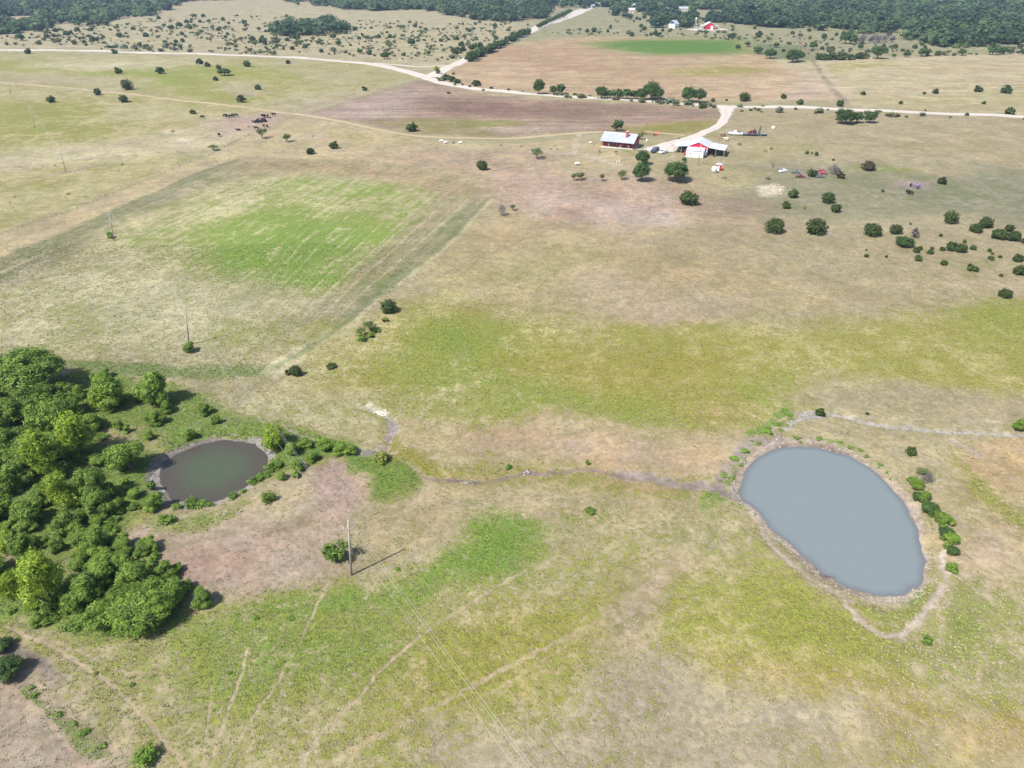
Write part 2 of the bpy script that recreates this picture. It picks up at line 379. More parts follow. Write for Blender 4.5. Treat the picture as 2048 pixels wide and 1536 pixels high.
 ([(690,690),(820,605),(1000,620),(1250,642),(1600,655),(2048,615),(2500,610),(2500,800),(2048,790),(1700,768),(1560,862),(1300,842),(900,835),(700,795),(600,760)], (200,182,124), (158,166,66), .62, 14, 1),
 ([(820,640),(1000,640),(1100,700),(1000,760),(800,720)], (196,184,120), (134,166,56), .78, 20, .9),
 ([(760,760),(900,740),(1100,770),(1300,800),(1560,780),(1640,760),(1560,850),(1300,840),(1000,830),(860,825)], None, (134,166,58), .78, 16, .8),
 ([(1000,690),(1200,700),(1500,700),(1500,770),(1200,790),(1050,760)], (200,176,104), (162,166,62), .6, 20, .8),
 ([(700,800),(900,790),(1000,800),(900,830),(760,850),(680,830)], (200,186,134), (150,164,76), .5, 14, .8),
 ([(640,650),(760,640),(800,600),(880,570),(900,600),(760,700),(640,760),(560,760)], (204,190,130), (160,168,76), .45, 12, .8),
 ([(1600,640),(1850,620),(1900,660),(1800,690),(1600,680)], None, (158,164,70), .72, 12, .6),
 ([(1880,610),(2048,612),(2300,620),(2300,700),(1960,690)], None, (142,160,62), .76, 14, .8),
 ([(1640,800),(1720,778),(1900,780),(2100,800),(2200,850),(2000,858),(1840,845),(1720,830)], (196,178,138), (150,156,92), .26, 10, .95),
 ([(1850,665),(1900,690),(2060,770),(2200,830),(2200,790),(2000,710)], None, (140,156,70), .7, 10, .5),
 ([(520,790),(640,790),(740,800),(760,850),(740,900),(640,870),(540,820)], (200,188,140), (162,170,88), .42, 10, .9),
 ([(740,862),(900,848),(1200,846),(1440,868),(1500,880),(1460,958),(1200,925),(1000,930),(880,950),(770,910)], (206,184,134), (166,164,84), .3, 10, .95),
 ([(960,865),(1150,850),(1320,880),(1430,900),(1400,925),(1180,915),(980,910)], (210,178,140), None, .1, 14, .9),
 ([(1550,870),(1650,850),(1800,870),(1900,900),(1960,960),(1900,1000),(1800,940),(1700,890)], (206,186,140), OLIVE, .22, 8, .9),
 ([(1330,800),(1480,790),(1540,830),(1480,860),(1360,850)], (206,172,120), (160,162,66), .5, 12, .7),
 # creek bottom
 ([(830,950),(1000,930),(1180,918),(1300,935),(1460,960),(1470,985),(1330,985),(1200,968),(1020,975),(900,985),(840,970)], (196,172,118), (140,156,62), .5, 8, .95),
 ([(760,870),(800,880),(850,930),(900,950),(850,970),(780,930),(765,900)], None, (160,164,52), .8, 6, .9),
 ([(1180,930),(1260,935),(1330,960),(1260,965),(1200,950)], (206,170,122), OLIVE, .2, 8, .7),
 ([(690,912),(740,915),(800,930),(850,975),(830,1002),(780,1012),(730,1002),(722,980),(748,960),(720,935)], (170,160,100), (120,156,64), .88, 4, 1),
 ([(840,985),(1000,975),(1240,985),(1400,1000),(1480,1030),(1400,1060),(1200,1020),(1040,1010),(940,1008),(850,1060),(740,1100),(730,1030)], (202,178,134), (150,158,84), .24, 10, .95),
 ([(1240,985),(1480,1000),(1540,1080),(1500,1120),(1380,1100),(1250,1060)], (200,180,134), (138,158,78), .42, 14, .9),
 ([(1000,1000),(1180,1010),(1230,1040),(1060,1040)], (204,174,136), None, .15, 8, .6),
 # bare ground by the small pond
 ([(190,1040),(300,1055),(440,1045),(560,985),(640,925),(700,930),(735,1000),(670,1075),(705,1120),(620,1150),(430,1205),(355,1165),(325,1110),(215,1085)], (202,176,148), (160,160,92), .14, 10, 1),
 ([(340,1110),(460,1085),(560,1090),(500,1140),(380,1170)], (190,156,132), None, .06, 12, .8),
 ([(560,1045),(600,1030),(640,1035),(590,1062),(540,1070)], (150,120,92), None, .0, 4, .7),
 ([(300,1045),(400,1030),(480,1010),(520,990),(540,1005),(470,1040),(380,1062),(310,1060)], None, (128,158,66), .75, 5, .85),
 ([(620,930),(700,935),(725,990),(680,1020),(620,1000)], (204,168,148), None, .05, 10, .8),
 ([(500,1000),(600,960),(640,1000),(600,1040),(500,1040)], (208,190,146), OLIVE, .18, 12, .8),
 # foreground
 ([(200,1290),(430,1205),(640,1150),(760,1130),(1000,1060),(1250,1060),(1520,1120),(1700,1240),(1900,1300),(2500,1300),(2500,1900),(-600,1900),(-300,1300)], (194,178,132), (156,166,68), .52, 14, 1),
 ([(850,1105),(950,1012),(1040,1015),(1130,1030),(1100,1070),(1060,1115),(960,1150),(860,1180),(740,1205),(600,1240),(500,1235),(600,1165),(760,1142)], (188,174,124), (118,162,50), .76, 12, 1),
 ([(960,1040),(1080,1040),(1060,1110),(950,1110)], None, (106,162,44), .82, 12, .8),
 ([(1120,1000),(1240,1010),(1260,1040),(1150,1050)], None, (128,156,70), .6, 8, .8),
 ([(330,1270),(520,1230),(800,1200),(850,1260),(720,1350),(520,1420),(420,1400)], None, (130,162,54), .78, 20, .95),
 ([(250,1285),(330,1270),(420,1420),(500,1500),(430,1536),(330,1400),(220,1330)], (196,180,134), (140,160,70), .45, 10, .7),
 ([(850,1250),(1100,1170),(1320,1120),(1230,1240),(1000,1340),(760,1430)], (198,176,110), (152,164,60), .66, 16, .85),
 ([(1230,1130),(1350,1090),(1400,1110),(1320,1150),(1340,1230),(1260,1290),(1200,1260)], (204,180,142), (150,158,76), .2, 10, .9),
 ([(1340,1200),(1420,1150),(1520,1130),(1640,1190),(1760,1260),(1840,1340),(1700,1370),(1500,1360),(1390,1330),(1330,1270)], (196,180,112), (152,166,62), .62, 20, 1),
 ([(1380,1280),(1600,1300),(1780,1340),(1700,1375),(1480,1360)], (200,172,110), (172,166,62), .5, 14, .8),
 ([(1180,1290),(1330,1270),(1400,1340),(1700,1370),(1800,1420),(1700,1536),(1000,1600),(900,1480),(1100,1400)], (196,178,146), (156,162,82), .3, 16, .95),
 ([(820,1400),(1000,1390),(1060,1450),(980,1520),(820,1500)], (196,180,146), OLIVE, .3, 14, .8),
 ([(1360,1370),(1520,1380),(1700,1400),(1740,1440),(1600,1450),(1400,1420)], (200,184,148), OLIVE, .18, 12, .8),
 ([(1560,1440),(1900,1420),(2300,1440),(2300,1700),(1500,1700)], (198,180,134), (170,166,76), .34, 20, .8),
 ([(1900,1420),(2060,1400),(2200,1460),(2060,1536),(1940,1500)], (202,172,120), (172,162,68), .45, 16, .8),
 ([(1700,1360),(1850,1350),(1900,1420),(1780,1460),(1700,1420)], (204,176,128), (174,164,74), .4, 14, .6),
 ([(1860,1180),(2048,1180),(2300,1180),(2300,1420),(1900,1400),(1820,1320)], (202,184,142), (146,162,68), .46, 14, .9),
 ([(1930,1230),(2010,1230),(2040,1290),(1960,1300)], None, (136,160,62), .75, 12, .7),
 ([(1900,920),(2048,900),(2300,900),(2300,1180),(2048,1180),(1900,1120),(1930,1020)], (206,184,136), (164,162,82), .3, 10, .95),
 ([(1940,890),(2048,880),(2200,880),(2200,960),(2020,980),(1960,940)], (212,176,126), None, .25, 8, .8),
 ([(1900,880),(1960,940),(2060,1020),(2120,1060),(2048,1060),(1960,980)], None, (144,158,62), .78, 6, .8),
 ([(1960,1080),(2040,1060),(2060,1160),(1980,1170)], (212,184,150), None, .1, 12, .8),
 ([(1680,1210),(1760,1230),(1840,1210),(1880,1140),(1880,1180),(1840,1250),(1780,1270),(1700,1245)], None, (146,162,60), .7, 5, .8),
 ([(-300,1300),(0,1290),(60,1350),(160,1420),(280,1536),(300,1700),(-300,1700)], (196,172,148), (146,150,92), .26, 8, .95),
 ([(20,1290),(80,1310),(160,1370),(130,1390),(60,1340),(10,1320)], (150,130,128), None, .1, 5, .85),
 ([(60,1380),(180,1470),(260,1536),(200,1536),(110,1450),(40,1400)], None, (112,150,64), .75, 5, .85),
 ([(100,1300),(220,1340),(330,1470),(360,1536),(240,1480),(140,1390)], (190,174,138), (150,156,84), .5, 8, .7),
 # under the thicket
 ([(-400,780),(0,760),(180,745),(400,775),(560,840),(700,905),(560,955),(330,1012),(245,1075),(350,1165),(400,1235),(200,1295),(0,1270),(-400,1300)], (178,164,118), (118,158,58), .78, 8, 1),
 ([(180,850),(300,860),(330,900),(240,920),(180,880)], (200,176,136), GRN, .35, 8, .8),
 ([(60,1240),(200,1290),(240,1320),(100,1290),(0,1262)], (200,178,140), GRN, .35, 8, .8),
 ([(0,1050),(80,1040),(120,1110),(200,1100),(150,1160),(0,1170)], (196,172,136), (130,150,70), .3, 10, .6),
]
# (line in photo pixels, width m, colour, strength)
TRAILS = [
 ([(655,1160),(620,1240),(560,1360),(500,1450),(445,1540),(400,1620)], .30, (206,186,140), .8),
 ([(560,1600),(600,1536),(640,1470),(720,1390),(760,1340),(850,1265),(950,1200),(1050,1140)], .30, (204,180,140), .95),
 ([(600,1570),(700,1500),(850,1420),(1000,1340),(1180,1250),(1250,1212)], .55, (208,184,134), .7),
 ([(860,1430),(1000,1370),(1130,1290),(1240,1225)], .4, (206,184,128), .4),
 ([(495,1300),(485,1350),(455,1430),(420,1536),(400,1600)], .28, (208,188,144), .8),
 ([(424,1380),(418,1440),(405,1536)], .26, (208,190,146), .7),
 ([(10,1255),(60,1275),(130,1310),(210,1362),(290,1440),(340,1500),(375,1540),(410,1600)], .34, (208,184,144), .95),
 ([(0,1365),(60,1410),(110,1460),(160,1536),(190,1580)], .4, (204,176,146), .8),
 ([(80,1275),(170,1310),(240,1345),(320,1350)], .3, (206,186,140), .5),
 ([(1060,1140),(1120,1110),(1180,1070),(1290,1050)], .3, (206,184,140), .4),
 ([(1478,1002),(1512,1035),(1540,1090),(1580,1130),(1650,1178),(1700,1205)], .6, (222,202,172), 1),
 ([(1690,1215),(1720,1245),(1760,1270),(1795,1272),(1830,1252),(1868,1200),(1890,1160),(1884,1130),(1890,1105)], .6, (224,204,178), 1),
 ([(1700,1215),(1740,1245),(1790,1256)], .5, (206,186,130), .6),
 ([(1905,1170),(1900,1200),(1880,1230)], .35, (206,186,150), .6),
 ([(1760,885),(1800,920),(1830,950),(1850,985)], .4, (208,186,150), .6),
 ([(1240,948),(1300,954),(1360,966),(1420,978),(1480,992)], 1.7, (176,160,150), .9),
 ([(1540,885),(1500,885),(1470,925),(1440,965)], 1.3, (190,172,160), .9),
 ([(1540,865),(1570,835),(1610,822)], .5, (202,182,146), .8),
 ([(0,468),(100,432),(200,396),(320,348),(430,302),(545,246)], .35, (150,112,94), .85),
 ([(0,490),(200,412),(330,358)], .5, (190,168,116), .7),
 ([(0,335),(130,325),(260,312),(410,302),(440,298)], .8, (174,138,122), .6),
 ([(60,355),(130,345),(210,330)], 2.0, (160,140,126), .6),
 ([(0,375),(60,362),(140,350)], .6, (200,176,130), .6),
 ([(180,190),(215,205),(240,215),(290,222)], .5, (206,190,140), .7),
 ([(600,292),(760,296),(900,302),(1000,305),(1100,304),(1150,306),(1200,315),(1240,328),(1260,335)], .9, (200,172,146), .6),
 ([(1085,300),(1110,304),(1150,306)], 2.2, (222,198,176), .9),
 ([(1150,308),(1190,316),(1235,330)], 1.6, (226,204,184), .8),
 ([(1160,268),(1152,285),(1148,305)], 2.0, (226,206,186), .9),
 ([(1170,305),(1200,280),(1206,270)], .5, (190,160,130), .6),
 ([(1255,345),(1290,356),(1340,362),(1425,364)], .7, (206,180,152), .5),
 ([(1440,330),(1520,333),(1640,345),(1760,338),(1900,352),(2048,358)], .5, (200,180,140), .6),
 ([(1720,380),(1780,384),(1850,390)], .9, (204,184,150), .6),
 ([(1595,70),(1608,95),(1625,118),(1650,155),(1672,185),(1700,215)], 3.0, (158,146,112), .8),
 ([(1636,125),(1660,152),(1680,180)], 3.0, (224,196,164), .7),
 ([(1560,202),(1690,190),(1850,178),(2048,158)], 1.6, (204,160,120), .6),
 ([(1880,690),(1940,735),(2048,795),(2200,870)], .5, (196,180,120), .5),
 ([(1690,826),(1900,840),(2048,848)], .22, (214,204,176), .7),
 ([(440,222),(520,232),(600,240),(700,246)], 1.0, (206,180,140), .4),
 ([(615,232),(660,214),(740,190),(815,165)], 1.3, (166,164,104), .7),
 ([(800,140),(850,150),(900,172),(1000,188),(1200,202),(1450,218)], 6.0, (190,176,124), .4),
 ([(1350,58),(1200,63),(1050,68)], 3.0, (214,198,166), .8),
 ([(1900,880),(1930,893),(1960,912)], .9, (196,180,166), .7),
 ([(865,1060),(940,1018),(1020,985)], .5, (208,188,144), .4),
]
_gs = random.Random(44)
for k_ in range(16):      # sprayer and mower lines parallel to the far right edge of the worked field
    t_ = k_ / 16; x0_, y0_ = 955 - 330 * t_, 402 - 10 * t_; x1_, y1_ = 672 - 250 * t_, 648 - 10 * t_
    TRAILS.append(([(x0_, y0_), ((x0_ + x1_) / 2 + 6, (y0_ + y1_) / 2 - 4), (x1_, y1_)], .5, (206, 192, 142) if k_ % 2 else (150, 150, 96), (.75 if k_ < 6 else .38)))
TRAILS += [([(966,372),(900,350),(800,338),(640,326),(470,318)], .7, (204,184,134), .5), ([(960,388),(890,364),(780,352),(640,342),(520,336)], .7, (168,158,104), .5), ([(0,545),(240,440),(440,345),(520,330)], .8, (206,190,140), .6),
 ([(0,527),(200,436),(400,345),(470,320)], 1.2, (140,146,92), .7), ([(984,398),(885,502),(768,590),(700,650)], .8, (214,198,146), .7),
 ([(975,398),(878,496),(758,586),(688,646),(600,705),(530,745)], 1.4, (126,146,80), .65),
 ([(850,955),(905,962),(960,964),(1020,952),(1060,946),(1120,944),(1180,938),(1250,950)], .6, (166,142,128), .8), ([(720,905),(690,900),(640,884),(600,870),(560,850)], .6, (196,178,152), .6),
 ([(770,890),(800,920),(850,952)], .5, (176,160,110), .6)]
ROCKY = [([(1600,826),(1660,822),(1760,846),(1850,857),(1950,866),(2048,873),(2150,878)], .8, (200,190,182), .8),
 ([(735,812),(765,824),(775,832)], 1.3, (232,222,190), .9),
 ([(780,838),(790,855),(778,880)], .9, (176,162,160), .9),
 ([(770,895),(745,905),(722,905)], 1.3, (184,168,150), .9),
 ([(905,958),(920,962),(950,962)], .7, (140,120,124), .8),
 ([(1050,943),(1085,947)], .8, (150,134,130), .9),
 ([(1570,862),(1600,835),(1645,830)], .7, (200,186,186), .9),
 ([(1545,885),(1560,872)], .9, (186,166,160), .8)]

def ground_colours(X, Y):
    """returns dry rgb, grass rgb, cover, rows, rocky for world points"""
    n = len(X); z = np.maximum(depth(Y), 30)
    wx = np.zeros(n); wy = np.zeros(n)
    for i, L in enumerate((60., 22., 8., 3., 1.2)):
        a = .34 * L * np.clip(z * .07 / L, 0, 1)
        wx += a * (vnoise(X / L, Y / L, 11 + i) - .5) * 2
        wy += a * (vnoise(X / L, Y / L, 31 + i) - .5) * 2
    P0 = np.stack([X, Y], 1); WV = np.stack([wx, wy], 1)
    dry = np.tile(lin(TAN), (n, 1)); grs = np.tile(lin(OLIVE), (n, 1)); cov = np.full(n, .3)
    row = np.zeros(n); rock = np.zeros(n)
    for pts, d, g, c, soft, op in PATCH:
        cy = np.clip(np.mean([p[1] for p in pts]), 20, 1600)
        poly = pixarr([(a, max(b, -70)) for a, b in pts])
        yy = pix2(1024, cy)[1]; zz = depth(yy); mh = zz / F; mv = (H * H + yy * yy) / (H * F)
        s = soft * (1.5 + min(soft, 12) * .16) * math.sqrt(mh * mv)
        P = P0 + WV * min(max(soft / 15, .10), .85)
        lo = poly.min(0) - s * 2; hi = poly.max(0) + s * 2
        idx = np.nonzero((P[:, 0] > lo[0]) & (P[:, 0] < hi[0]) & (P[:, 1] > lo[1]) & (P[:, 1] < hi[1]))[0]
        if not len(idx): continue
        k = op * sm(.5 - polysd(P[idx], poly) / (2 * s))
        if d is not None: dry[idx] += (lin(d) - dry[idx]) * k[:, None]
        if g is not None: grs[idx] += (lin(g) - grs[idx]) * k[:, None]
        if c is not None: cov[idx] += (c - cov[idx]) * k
    fld = pixarr([(-300,690),(0,516),(470,314),(700,320),(900,340),(966,372),(978,400),(880,500),(760,592),(690,650),(520,752),(300,752),(0,700)])
    row = sm(.5 - polysd(P0, fld) / 6) * .9
    row2 = np.zeros(n)
    for q in ([(615,229),(850,160),(1200,206),(1452,216),(1420,262),(1180,262),(860,266)], [(876,150),(1050,86),(1500,82),(1625,122),(1690,200),(1200,192)], [(1545,122),(2500,100),(2500,240),(1690,205)]):
        row2 = np.maximum(row2, sm(.5 - polysd(P0, pixarr(q)) / 12) * .8)
    for pts, wd, c_ in (([(1405,1002),(1440,965),(1468,925),(1500,890),(1540,862),(1582,826)], 1.3, .8), ([(1590,886),(1660,892),(1720,910),(1760,938),(1792,968)], .8, .8), ([(1418,992),(1480,1014),(1530,1046),(1556,1090)], .5, .7),
                        ([(1850,1080),(1862,1120),(1858,1170),(1830,1215)], 1.0, .65), ([(1560,845),(1575,835),(1600,850),(1570,870)], .8, .85), ([(640,905),(700,915),(720,940)], 2.0, .8)):
        ln = pixarr(catmull(pts, 4)); PP = P0 + WV * .5; k = sm(1.3 - linesd(PP, ln) / wd) * (Y < 140) * sm(.35 + 1.3 * vnoise(X / 1.5, Y / 1.5, 61))
        cov += (c_ - cov) * k; grs += (lin((104, 158, 58)) - grs) * k[:, None]
    # pond rims
    near = np.nonzero((Y < 190) & (Y > 30) & (np.abs(X) < 130))[0]
    Q = P0[near] + .25 * np.stack([wx, wy], 1)[near]
    for poly, col, wd in ((POND_BIG, (202,180,154), 1.15), (POND_SMALL, (160,148,140), 1.0)):
        s = polysd(Q, poly); k = sm(1.6 - s / wd)
        dry[near] += (lin(col) - dry[near]) * k[:, None]; cov[near] *= (1 - k)
        rock[near] = np.maximum(rock[near], k * .45)
        k2 = sm(1 - s / .5); dry[near] += (lin((120, 106, 104)) - dry[near]) * k2[:, None] * .4
    # pale shore at the near end of the big pond
    s = polysd(Q, POND_BIG); k = sm(1.5 - s / 1.9) * sm((Q[:, 0] - 22) / 8) * sm((66 - Q[:, 1]) / 6)
    dry[near] += (lin((232, 212, 180)) - dry[near]) * k[:, None] * .9
    for L, rk in ((TRAILS, 0), (ROCKY, 1)):
        for pts, wd, col, st in L:
            ln = pixarr(catmull(pts, 4)); lo = ln.min(0) - wd * 4; hi = ln.max(0) + wd * 4
            idx = np.nonzero((P0[:, 0] > lo[0]) & (P0[:, 0] < hi[0]) & (P0[:, 1] > lo[1]) & (P0[:, 1] < hi[1]))[0]
            if not len(idx): continue
            PP = P0[idx] + np.stack([(vnoise(X[idx] * 1.5, Y[idx] * 1.5, 5) - .5), (vnoise(X[idx] * 1.5, Y[idx] * 1.5, 6) - .5)], 1) * wd * (1.4 if rk else .9)
            pxm = z[idx] / F * 1.0
            wd_ = wd * (.8 if (not rk and wd < .6) else 1); ww = np.maximum(wd_, pxm)
            brk = sm(1.6 * vnoise(X[idx] / (wd * 6), Y[idx] / (wd * 6), 77) + .25)
            k = st * sm(1.25 - linesd(PP, ln) / (ww * .9)) * np.minimum(1, wd / pxm + .2) * (brk if not rk else 1)
            dry[idx] += (lin(col) - dry[idx]) * k[:, None]; cov[idx] *= (1 - k)
            if rk: rock[idx] = np.maximum(rock[idx], k)
    grs = grs * .82 + dry * .18 * np.array([.9, .95, .8])
    for a_, q_ in ((dry, .17), (grs, .04)):
        l_ = (a_ @ np.array([.3, .6, .1]))[:, None]; a_ += (l_ - a_) * q_
    return dry * ALB, grs * ALB, cov, row - row2, rock

# grid that is fine where the ground is seen close and coarser with distance
def build_ground():
    vs = list(range(1640, -41, -3))
    ys = [pix2(1024, v)[1] for v in vs]
    pre = [-900, -400, -150, -60, -20, 0, 12]
    pre = [p for p in pre if p < ys[0] - 3] + [ys[0] - 4, ys[0] - 2]
    post = []; y = ys[-1]
    while y < 16000: y *= 1.12; post.append(y)
    ys = np.array(pre + ys + post)
    core = np.linspace(-.80, .80, 760)
    s = np.concatenate([[-6, -3, -2, -1.5, -1.2, -1.0, -.9, -.85], core, [.85, .9, 1.0, 1.2, 1.5, 2, 3, 6]])
    zz = np.maximum(depth(ys), 45)
    X = (s[None, :] * zz[:, None]); Y = np.repeat(ys[:, None], len(s), 1)
    jit = np.random.RandomState(3)
    Z = height(X, Y)
    nr, nc = X.shape
    V = np.stack([X.ravel(), Y.ravel(), Z.ravel()], 1)
    i = (np.arange(nr - 1)[:, None] * nc + np.arange(nc - 1)[None, :]).ravel()
    Fc = np.stack([i, i + 1, i + nc + 1, i + nc], 1)
    d, g, c, r, k = ground_colours(V[:, 0], V[:, 1])
    return V, Fc, d, g, c, r, k
def ground_mat():
    m, t, b = newmat('pasture_ground'); L = t.links
    pos = nd(t, 'ShaderNodeTexCoord').outputs['Object']
    A = lambda n, s='Color': nd(t, 'ShaderNodeAttribute', attribute_name=n).outputs[s]
    dry, grs, cov, row, rock = A('dry'), A('grass'), A('cover', 'Fac'), A('rows', 'Fac'), A('rocky', 'Fac')
    row2 = math_(t, 'MAXIMUM', math_(t, 'MULTIPLY', row, -1), 0); row = math_(t, 'MAXIMUM', row, 0)
    nbig = noise(t, .022, 5, .6, pos); nmid = noise(t, .16, 8, .68, pos, .4); nfin = noise(t, 1.3, 6, .66, pos, .3); nvf = noise(t, 5.5, 3, .6, pos); n2m = noise(t, .42, 7, .72, pos, .2)
    mp = nd(t, 'ShaderNodeMapping'); mp.vector_type = 'TEXTURE'; mp.inputs['Rotation'].default_value = (0, 0, R(75)); mp.inputs['Scale'].default_value = (26, 1.5, 1); L.new(pos, mp.inputs[0])
    nrow = noise(t, 1.0, 4, .6, mp.outputs[0])
    wv = nd(t, 'ShaderNodeTexWave', ins={'Scale': .14, 'Distortion': 2.5, 'Detail': 3, 'Detail Scale': 1.5}); wv.bands_direction = 'Y'; L.new(mp.outputs[0], wv.inputs[0])
    m2 = nd(t, 'ShaderNodeMapping'); m2.inputs['Rotation'].default_value = (0, 0, R(4)); m2.inputs['Scale'].default_value = (.012, .22, 1); L.new(pos, m2.inputs[0])
    nst = noise(t, 1.0, 6, .7, m2.outputs[0], .5); n60 = noise(t, .06, 7, .74, pos, .3)
    # cover threshold
    n = math_(t, 'ADD', math_(t, 'MULTIPLY', nmid, .28), math_(t, 'ADD', math_(t, 'MULTIPLY', math_(t, 'ADD', nfin, n2m), .29), math_(t, 'MULTIPLY', nvf, .14)))
    n = math_(t, 'ADD', n, math_(t, 'MULTIPLY', math_(t, 'SUBTRACT', math_(t, 'ADD', nbig, n60), 1), .20))
    n = math_(t, 'ADD', n, math_(t, 'MULTIPLY', math_(t, 'MULTIPLY', math_(t, 'SUBTRACT', nrow, .5), row), .34))
    th = mapr(t, cov, 0, 1, .385, .60)
    k = mapr(t, math_(t, 'SUBTRACT', th, n), -.03, .03, 0, 1)
    k = math_(t, 'MULTIPLY', k, mapr(t, cov, 0, .15, 0, 1))
    k = math_(t, 'ADD', math_(t, 'MULTIPLY', k, .78), math_(t, 'MULTIPLY', cov, .18))
    # soil colour with wear
    dv = mapr(t, math_(t, 'ADD', math_(t, 'MULTIPLY', nfin, .4), math_(t, 'ADD', math_(t, 'MULTIPLY', n2m, .38), math_(t, 'MULTIPLY', nmid, .22))), .40, .60, .62, 1.28)
    dv = math_(t, 'MULTIPLY', dv, mapr(t, n60, .36, .64, .80, 1.17))
    dv = math_(t, 'MULTIPLY', dv, math_(t, 'ADD', 1, math_(t, 'MULTIPLY', row2, mapr(t, nst, .36, .64, -.26, .26))))
    hs = nd(t, 'ShaderNodeHueSaturation'); L.new(dry, hs.inputs['Color']); L.new(dv, hs.inputs['Value'])
    L.new(mapr(t, nmid, .35, .65, .86, 1.1), hs.inputs['Saturation']); L.new(mapr(t, nbig, .3, .7, .49, .512), hs.inputs['Hue'])
    rw = mapr(t, wv.outputs['Fac'], 0, 1, .95, 1.04)
    rwm = math_(t, 'ADD', math_(t, 'MULTIPLY', row, math_(t, 'SUBTRACT', rw, 1)), 1)
    dcol = mixc(t, 1, hs.outputs[0], (1, 1, 1)); 
    dm = nd(t, 'ShaderNodeVectorMath', operation='SCALE'); L.new(hs.outputs[0], dm.inputs[0]); L.new(rwm, dm.inputs['Scale'])
    gv = mapr(t, math_(t, 'ADD', math_(t, 'MULTIPLY', nvf, .4), math_(t, 'MULTIPLY', nfin, .6)), .38, .62, 1.42, .52)
    hg = nd(t, 'ShaderNodeHueSaturation'); L.new(grs, hg.inputs['Color']); L.new(gv, hg.inputs['Value'])
    L.new(mapr(t, nmid, .35, .65, .474, .503), hg.inputs['Hue'])
    fresh = math_(t, 'MULTIPLY', mapr(t, math_(t, 'ADD', math_(t, 'MULTIPLY', nmid, .6), math_(t, 'MULTIPLY', n2m, .4)), .49, .57, 0, .75), mapr(t, cov, .5, .85, 0, 1))
    hgc = mixc(t, fresh, hg.outputs[0], mixc(t, .35, hg.outputs[0], tuple(lin((92, 156, 44)) * ALB)))
    c = mixc(t, k, dm.outputs[0], hgc)
    # stones lying about
    vo = nd(t, 'ShaderNodeTexVoronoi', ins={'Scale': 1.7}); L.new(pos, vo.inputs['Vector'])
    st = math_(t, 'LESS_THAN', vo.outputs['Distance'], math_(t, 'MULTIPLY', rock, mapr(t, nfin, .4, .62, .12, .5)))
    c = mixc(t, math_(t, 'MULTIPLY', st, .6), c, (.42, .39, .37))
    for sc_, lim, colr_ in ((.33, .05, (.07, .075, .04)), (.55, .022, (.40, .37, .29)), (1.4, .07, (.12, .13, .055))):
        v2 = nd(t, 'ShaderNodeTexVoronoi', ins={'Scale': sc_}); L.new(pos, v2.inputs['Vector'])
        sp_ = nd(t, 'ShaderNodeSeparateColor'); L.new(v2.outputs['Color'], sp_.inputs[0])
        dd = math_(t, 'LESS_THAN', v2.outputs['Distance'], math_(t, 'MULTIPLY', math_(t, 'MULTIPLY', sp_.outputs[0], sp_.outputs[1]), lim * 2.4))
        c = mixc(t, math_(t, 'MULTIPLY', dd, .5), c, colr_)
    L.new(c, b.inputs['Base Color']); b.inputs['Roughness'].default_value = .95; b.inputs['Specular IOR Level'].default_value = .12
    bp = nd(t, 'ShaderNodeBump', ins={'Strength': .8, 'Distance': .30})
    L.new(math_(t, 'ADD', math_(t, 'MULTIPLY', nfin, math_(t, 'ADD', math_(t, 'MULTIPLY', k, .8), .5)), math_(t, 'MULTIPLY', nvf, .35)), bp.inputs['Height']); L.new(bp.outputs[0], b.inputs['Normal'])
    return m
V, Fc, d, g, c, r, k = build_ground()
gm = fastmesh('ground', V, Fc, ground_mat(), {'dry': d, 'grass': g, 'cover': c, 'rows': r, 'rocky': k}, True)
tag(link('ground', gm), kind='structure')

# ------------------------------------------------------------------ water
def water(name, poly, col, col2, rough):
    m, t, b = newmat(name + '_surface')
    pos = nd(t, 'ShaderNodeTexCoord').outputs['Object']
    dp = nd(t, 'ShaderNodeAttribute', attribute_name='deep').outputs['Fac']
    f = noise(t, .25, 4, .6, pos)
    e = math_(t, 'ADD', dp, math_(t, 'MULTIPLY', math_(t, 'SUBTRACT', f, .5), .35))
    t.links.new(mixc(t, mapr(t, e, .05, .95, 0, 1), col2, col), b.inputs['Base Color'])
    b.inputs['Roughness'].default_value = rough; b.inputs['IOR'].default_value = 1.33
    n2 = noise(t, 3.5, 4, .6, pos, .6)
    bp = nd(t, 'ShaderNodeBump', ins={'Strength': .5, 'Distance': .05}); t.links.new(n2, bp.inputs['Height']); t.links.new(bp.outputs[0], b.inputs['Normal'])
    lo = poly.min(0) - 1; hi = poly.max(0) + 1
    xs = np.arange(lo[0], hi[0], .5); ys = np.arange(lo[1], hi[1], .5)
    X, Y = np.meshgrid(xs, ys); P = np.stack([X.ravel(), Y.ravel()], 1); s = polysd(P, poly)
    nc = len(xs); i = (np.arange(len(ys) - 1)[:, None] * nc + np.arange(nc - 1)[None, :]).ravel()
    Fq = np.stack([i, i + 1, i + nc + 1, i + nc], 1); keep = s[Fq].min(1) < .6; Fq = Fq[keep]
    used, inv = np.unique(Fq.ravel(), return_inverse=True)
    V = np.concatenate([P[used], np.full((len(used), 1), WZ)], 1)
    me = fastmesh(name, V, inv.reshape(-1, 4), m, {'deep': sm(-s[used] / (1.3 if name.startswith('stock') else 6))}, True)
    tag(link(name, me), kind='structure')
water('stock_pond_water', POND_BIG, alb((154,165,166), 1.0), alb((142,148,152), .95), .12)
water('small_pond_water', POND_SMALL, alb((104,114,88), .95), alb((104,98,88), .95), .12)
mw, t_, b_ = newmat('puddle_surface'); b_.inputs['Base Color'].default_value = (*alb((170,166,140), .8), 1); b_.inputs['Roughness'].default_value = .2
pc = [at(*p) for p in ((722,903),(735,898),(752,903),(742,911),(726,911))]
zz = min(p.z for p in pc) + .12
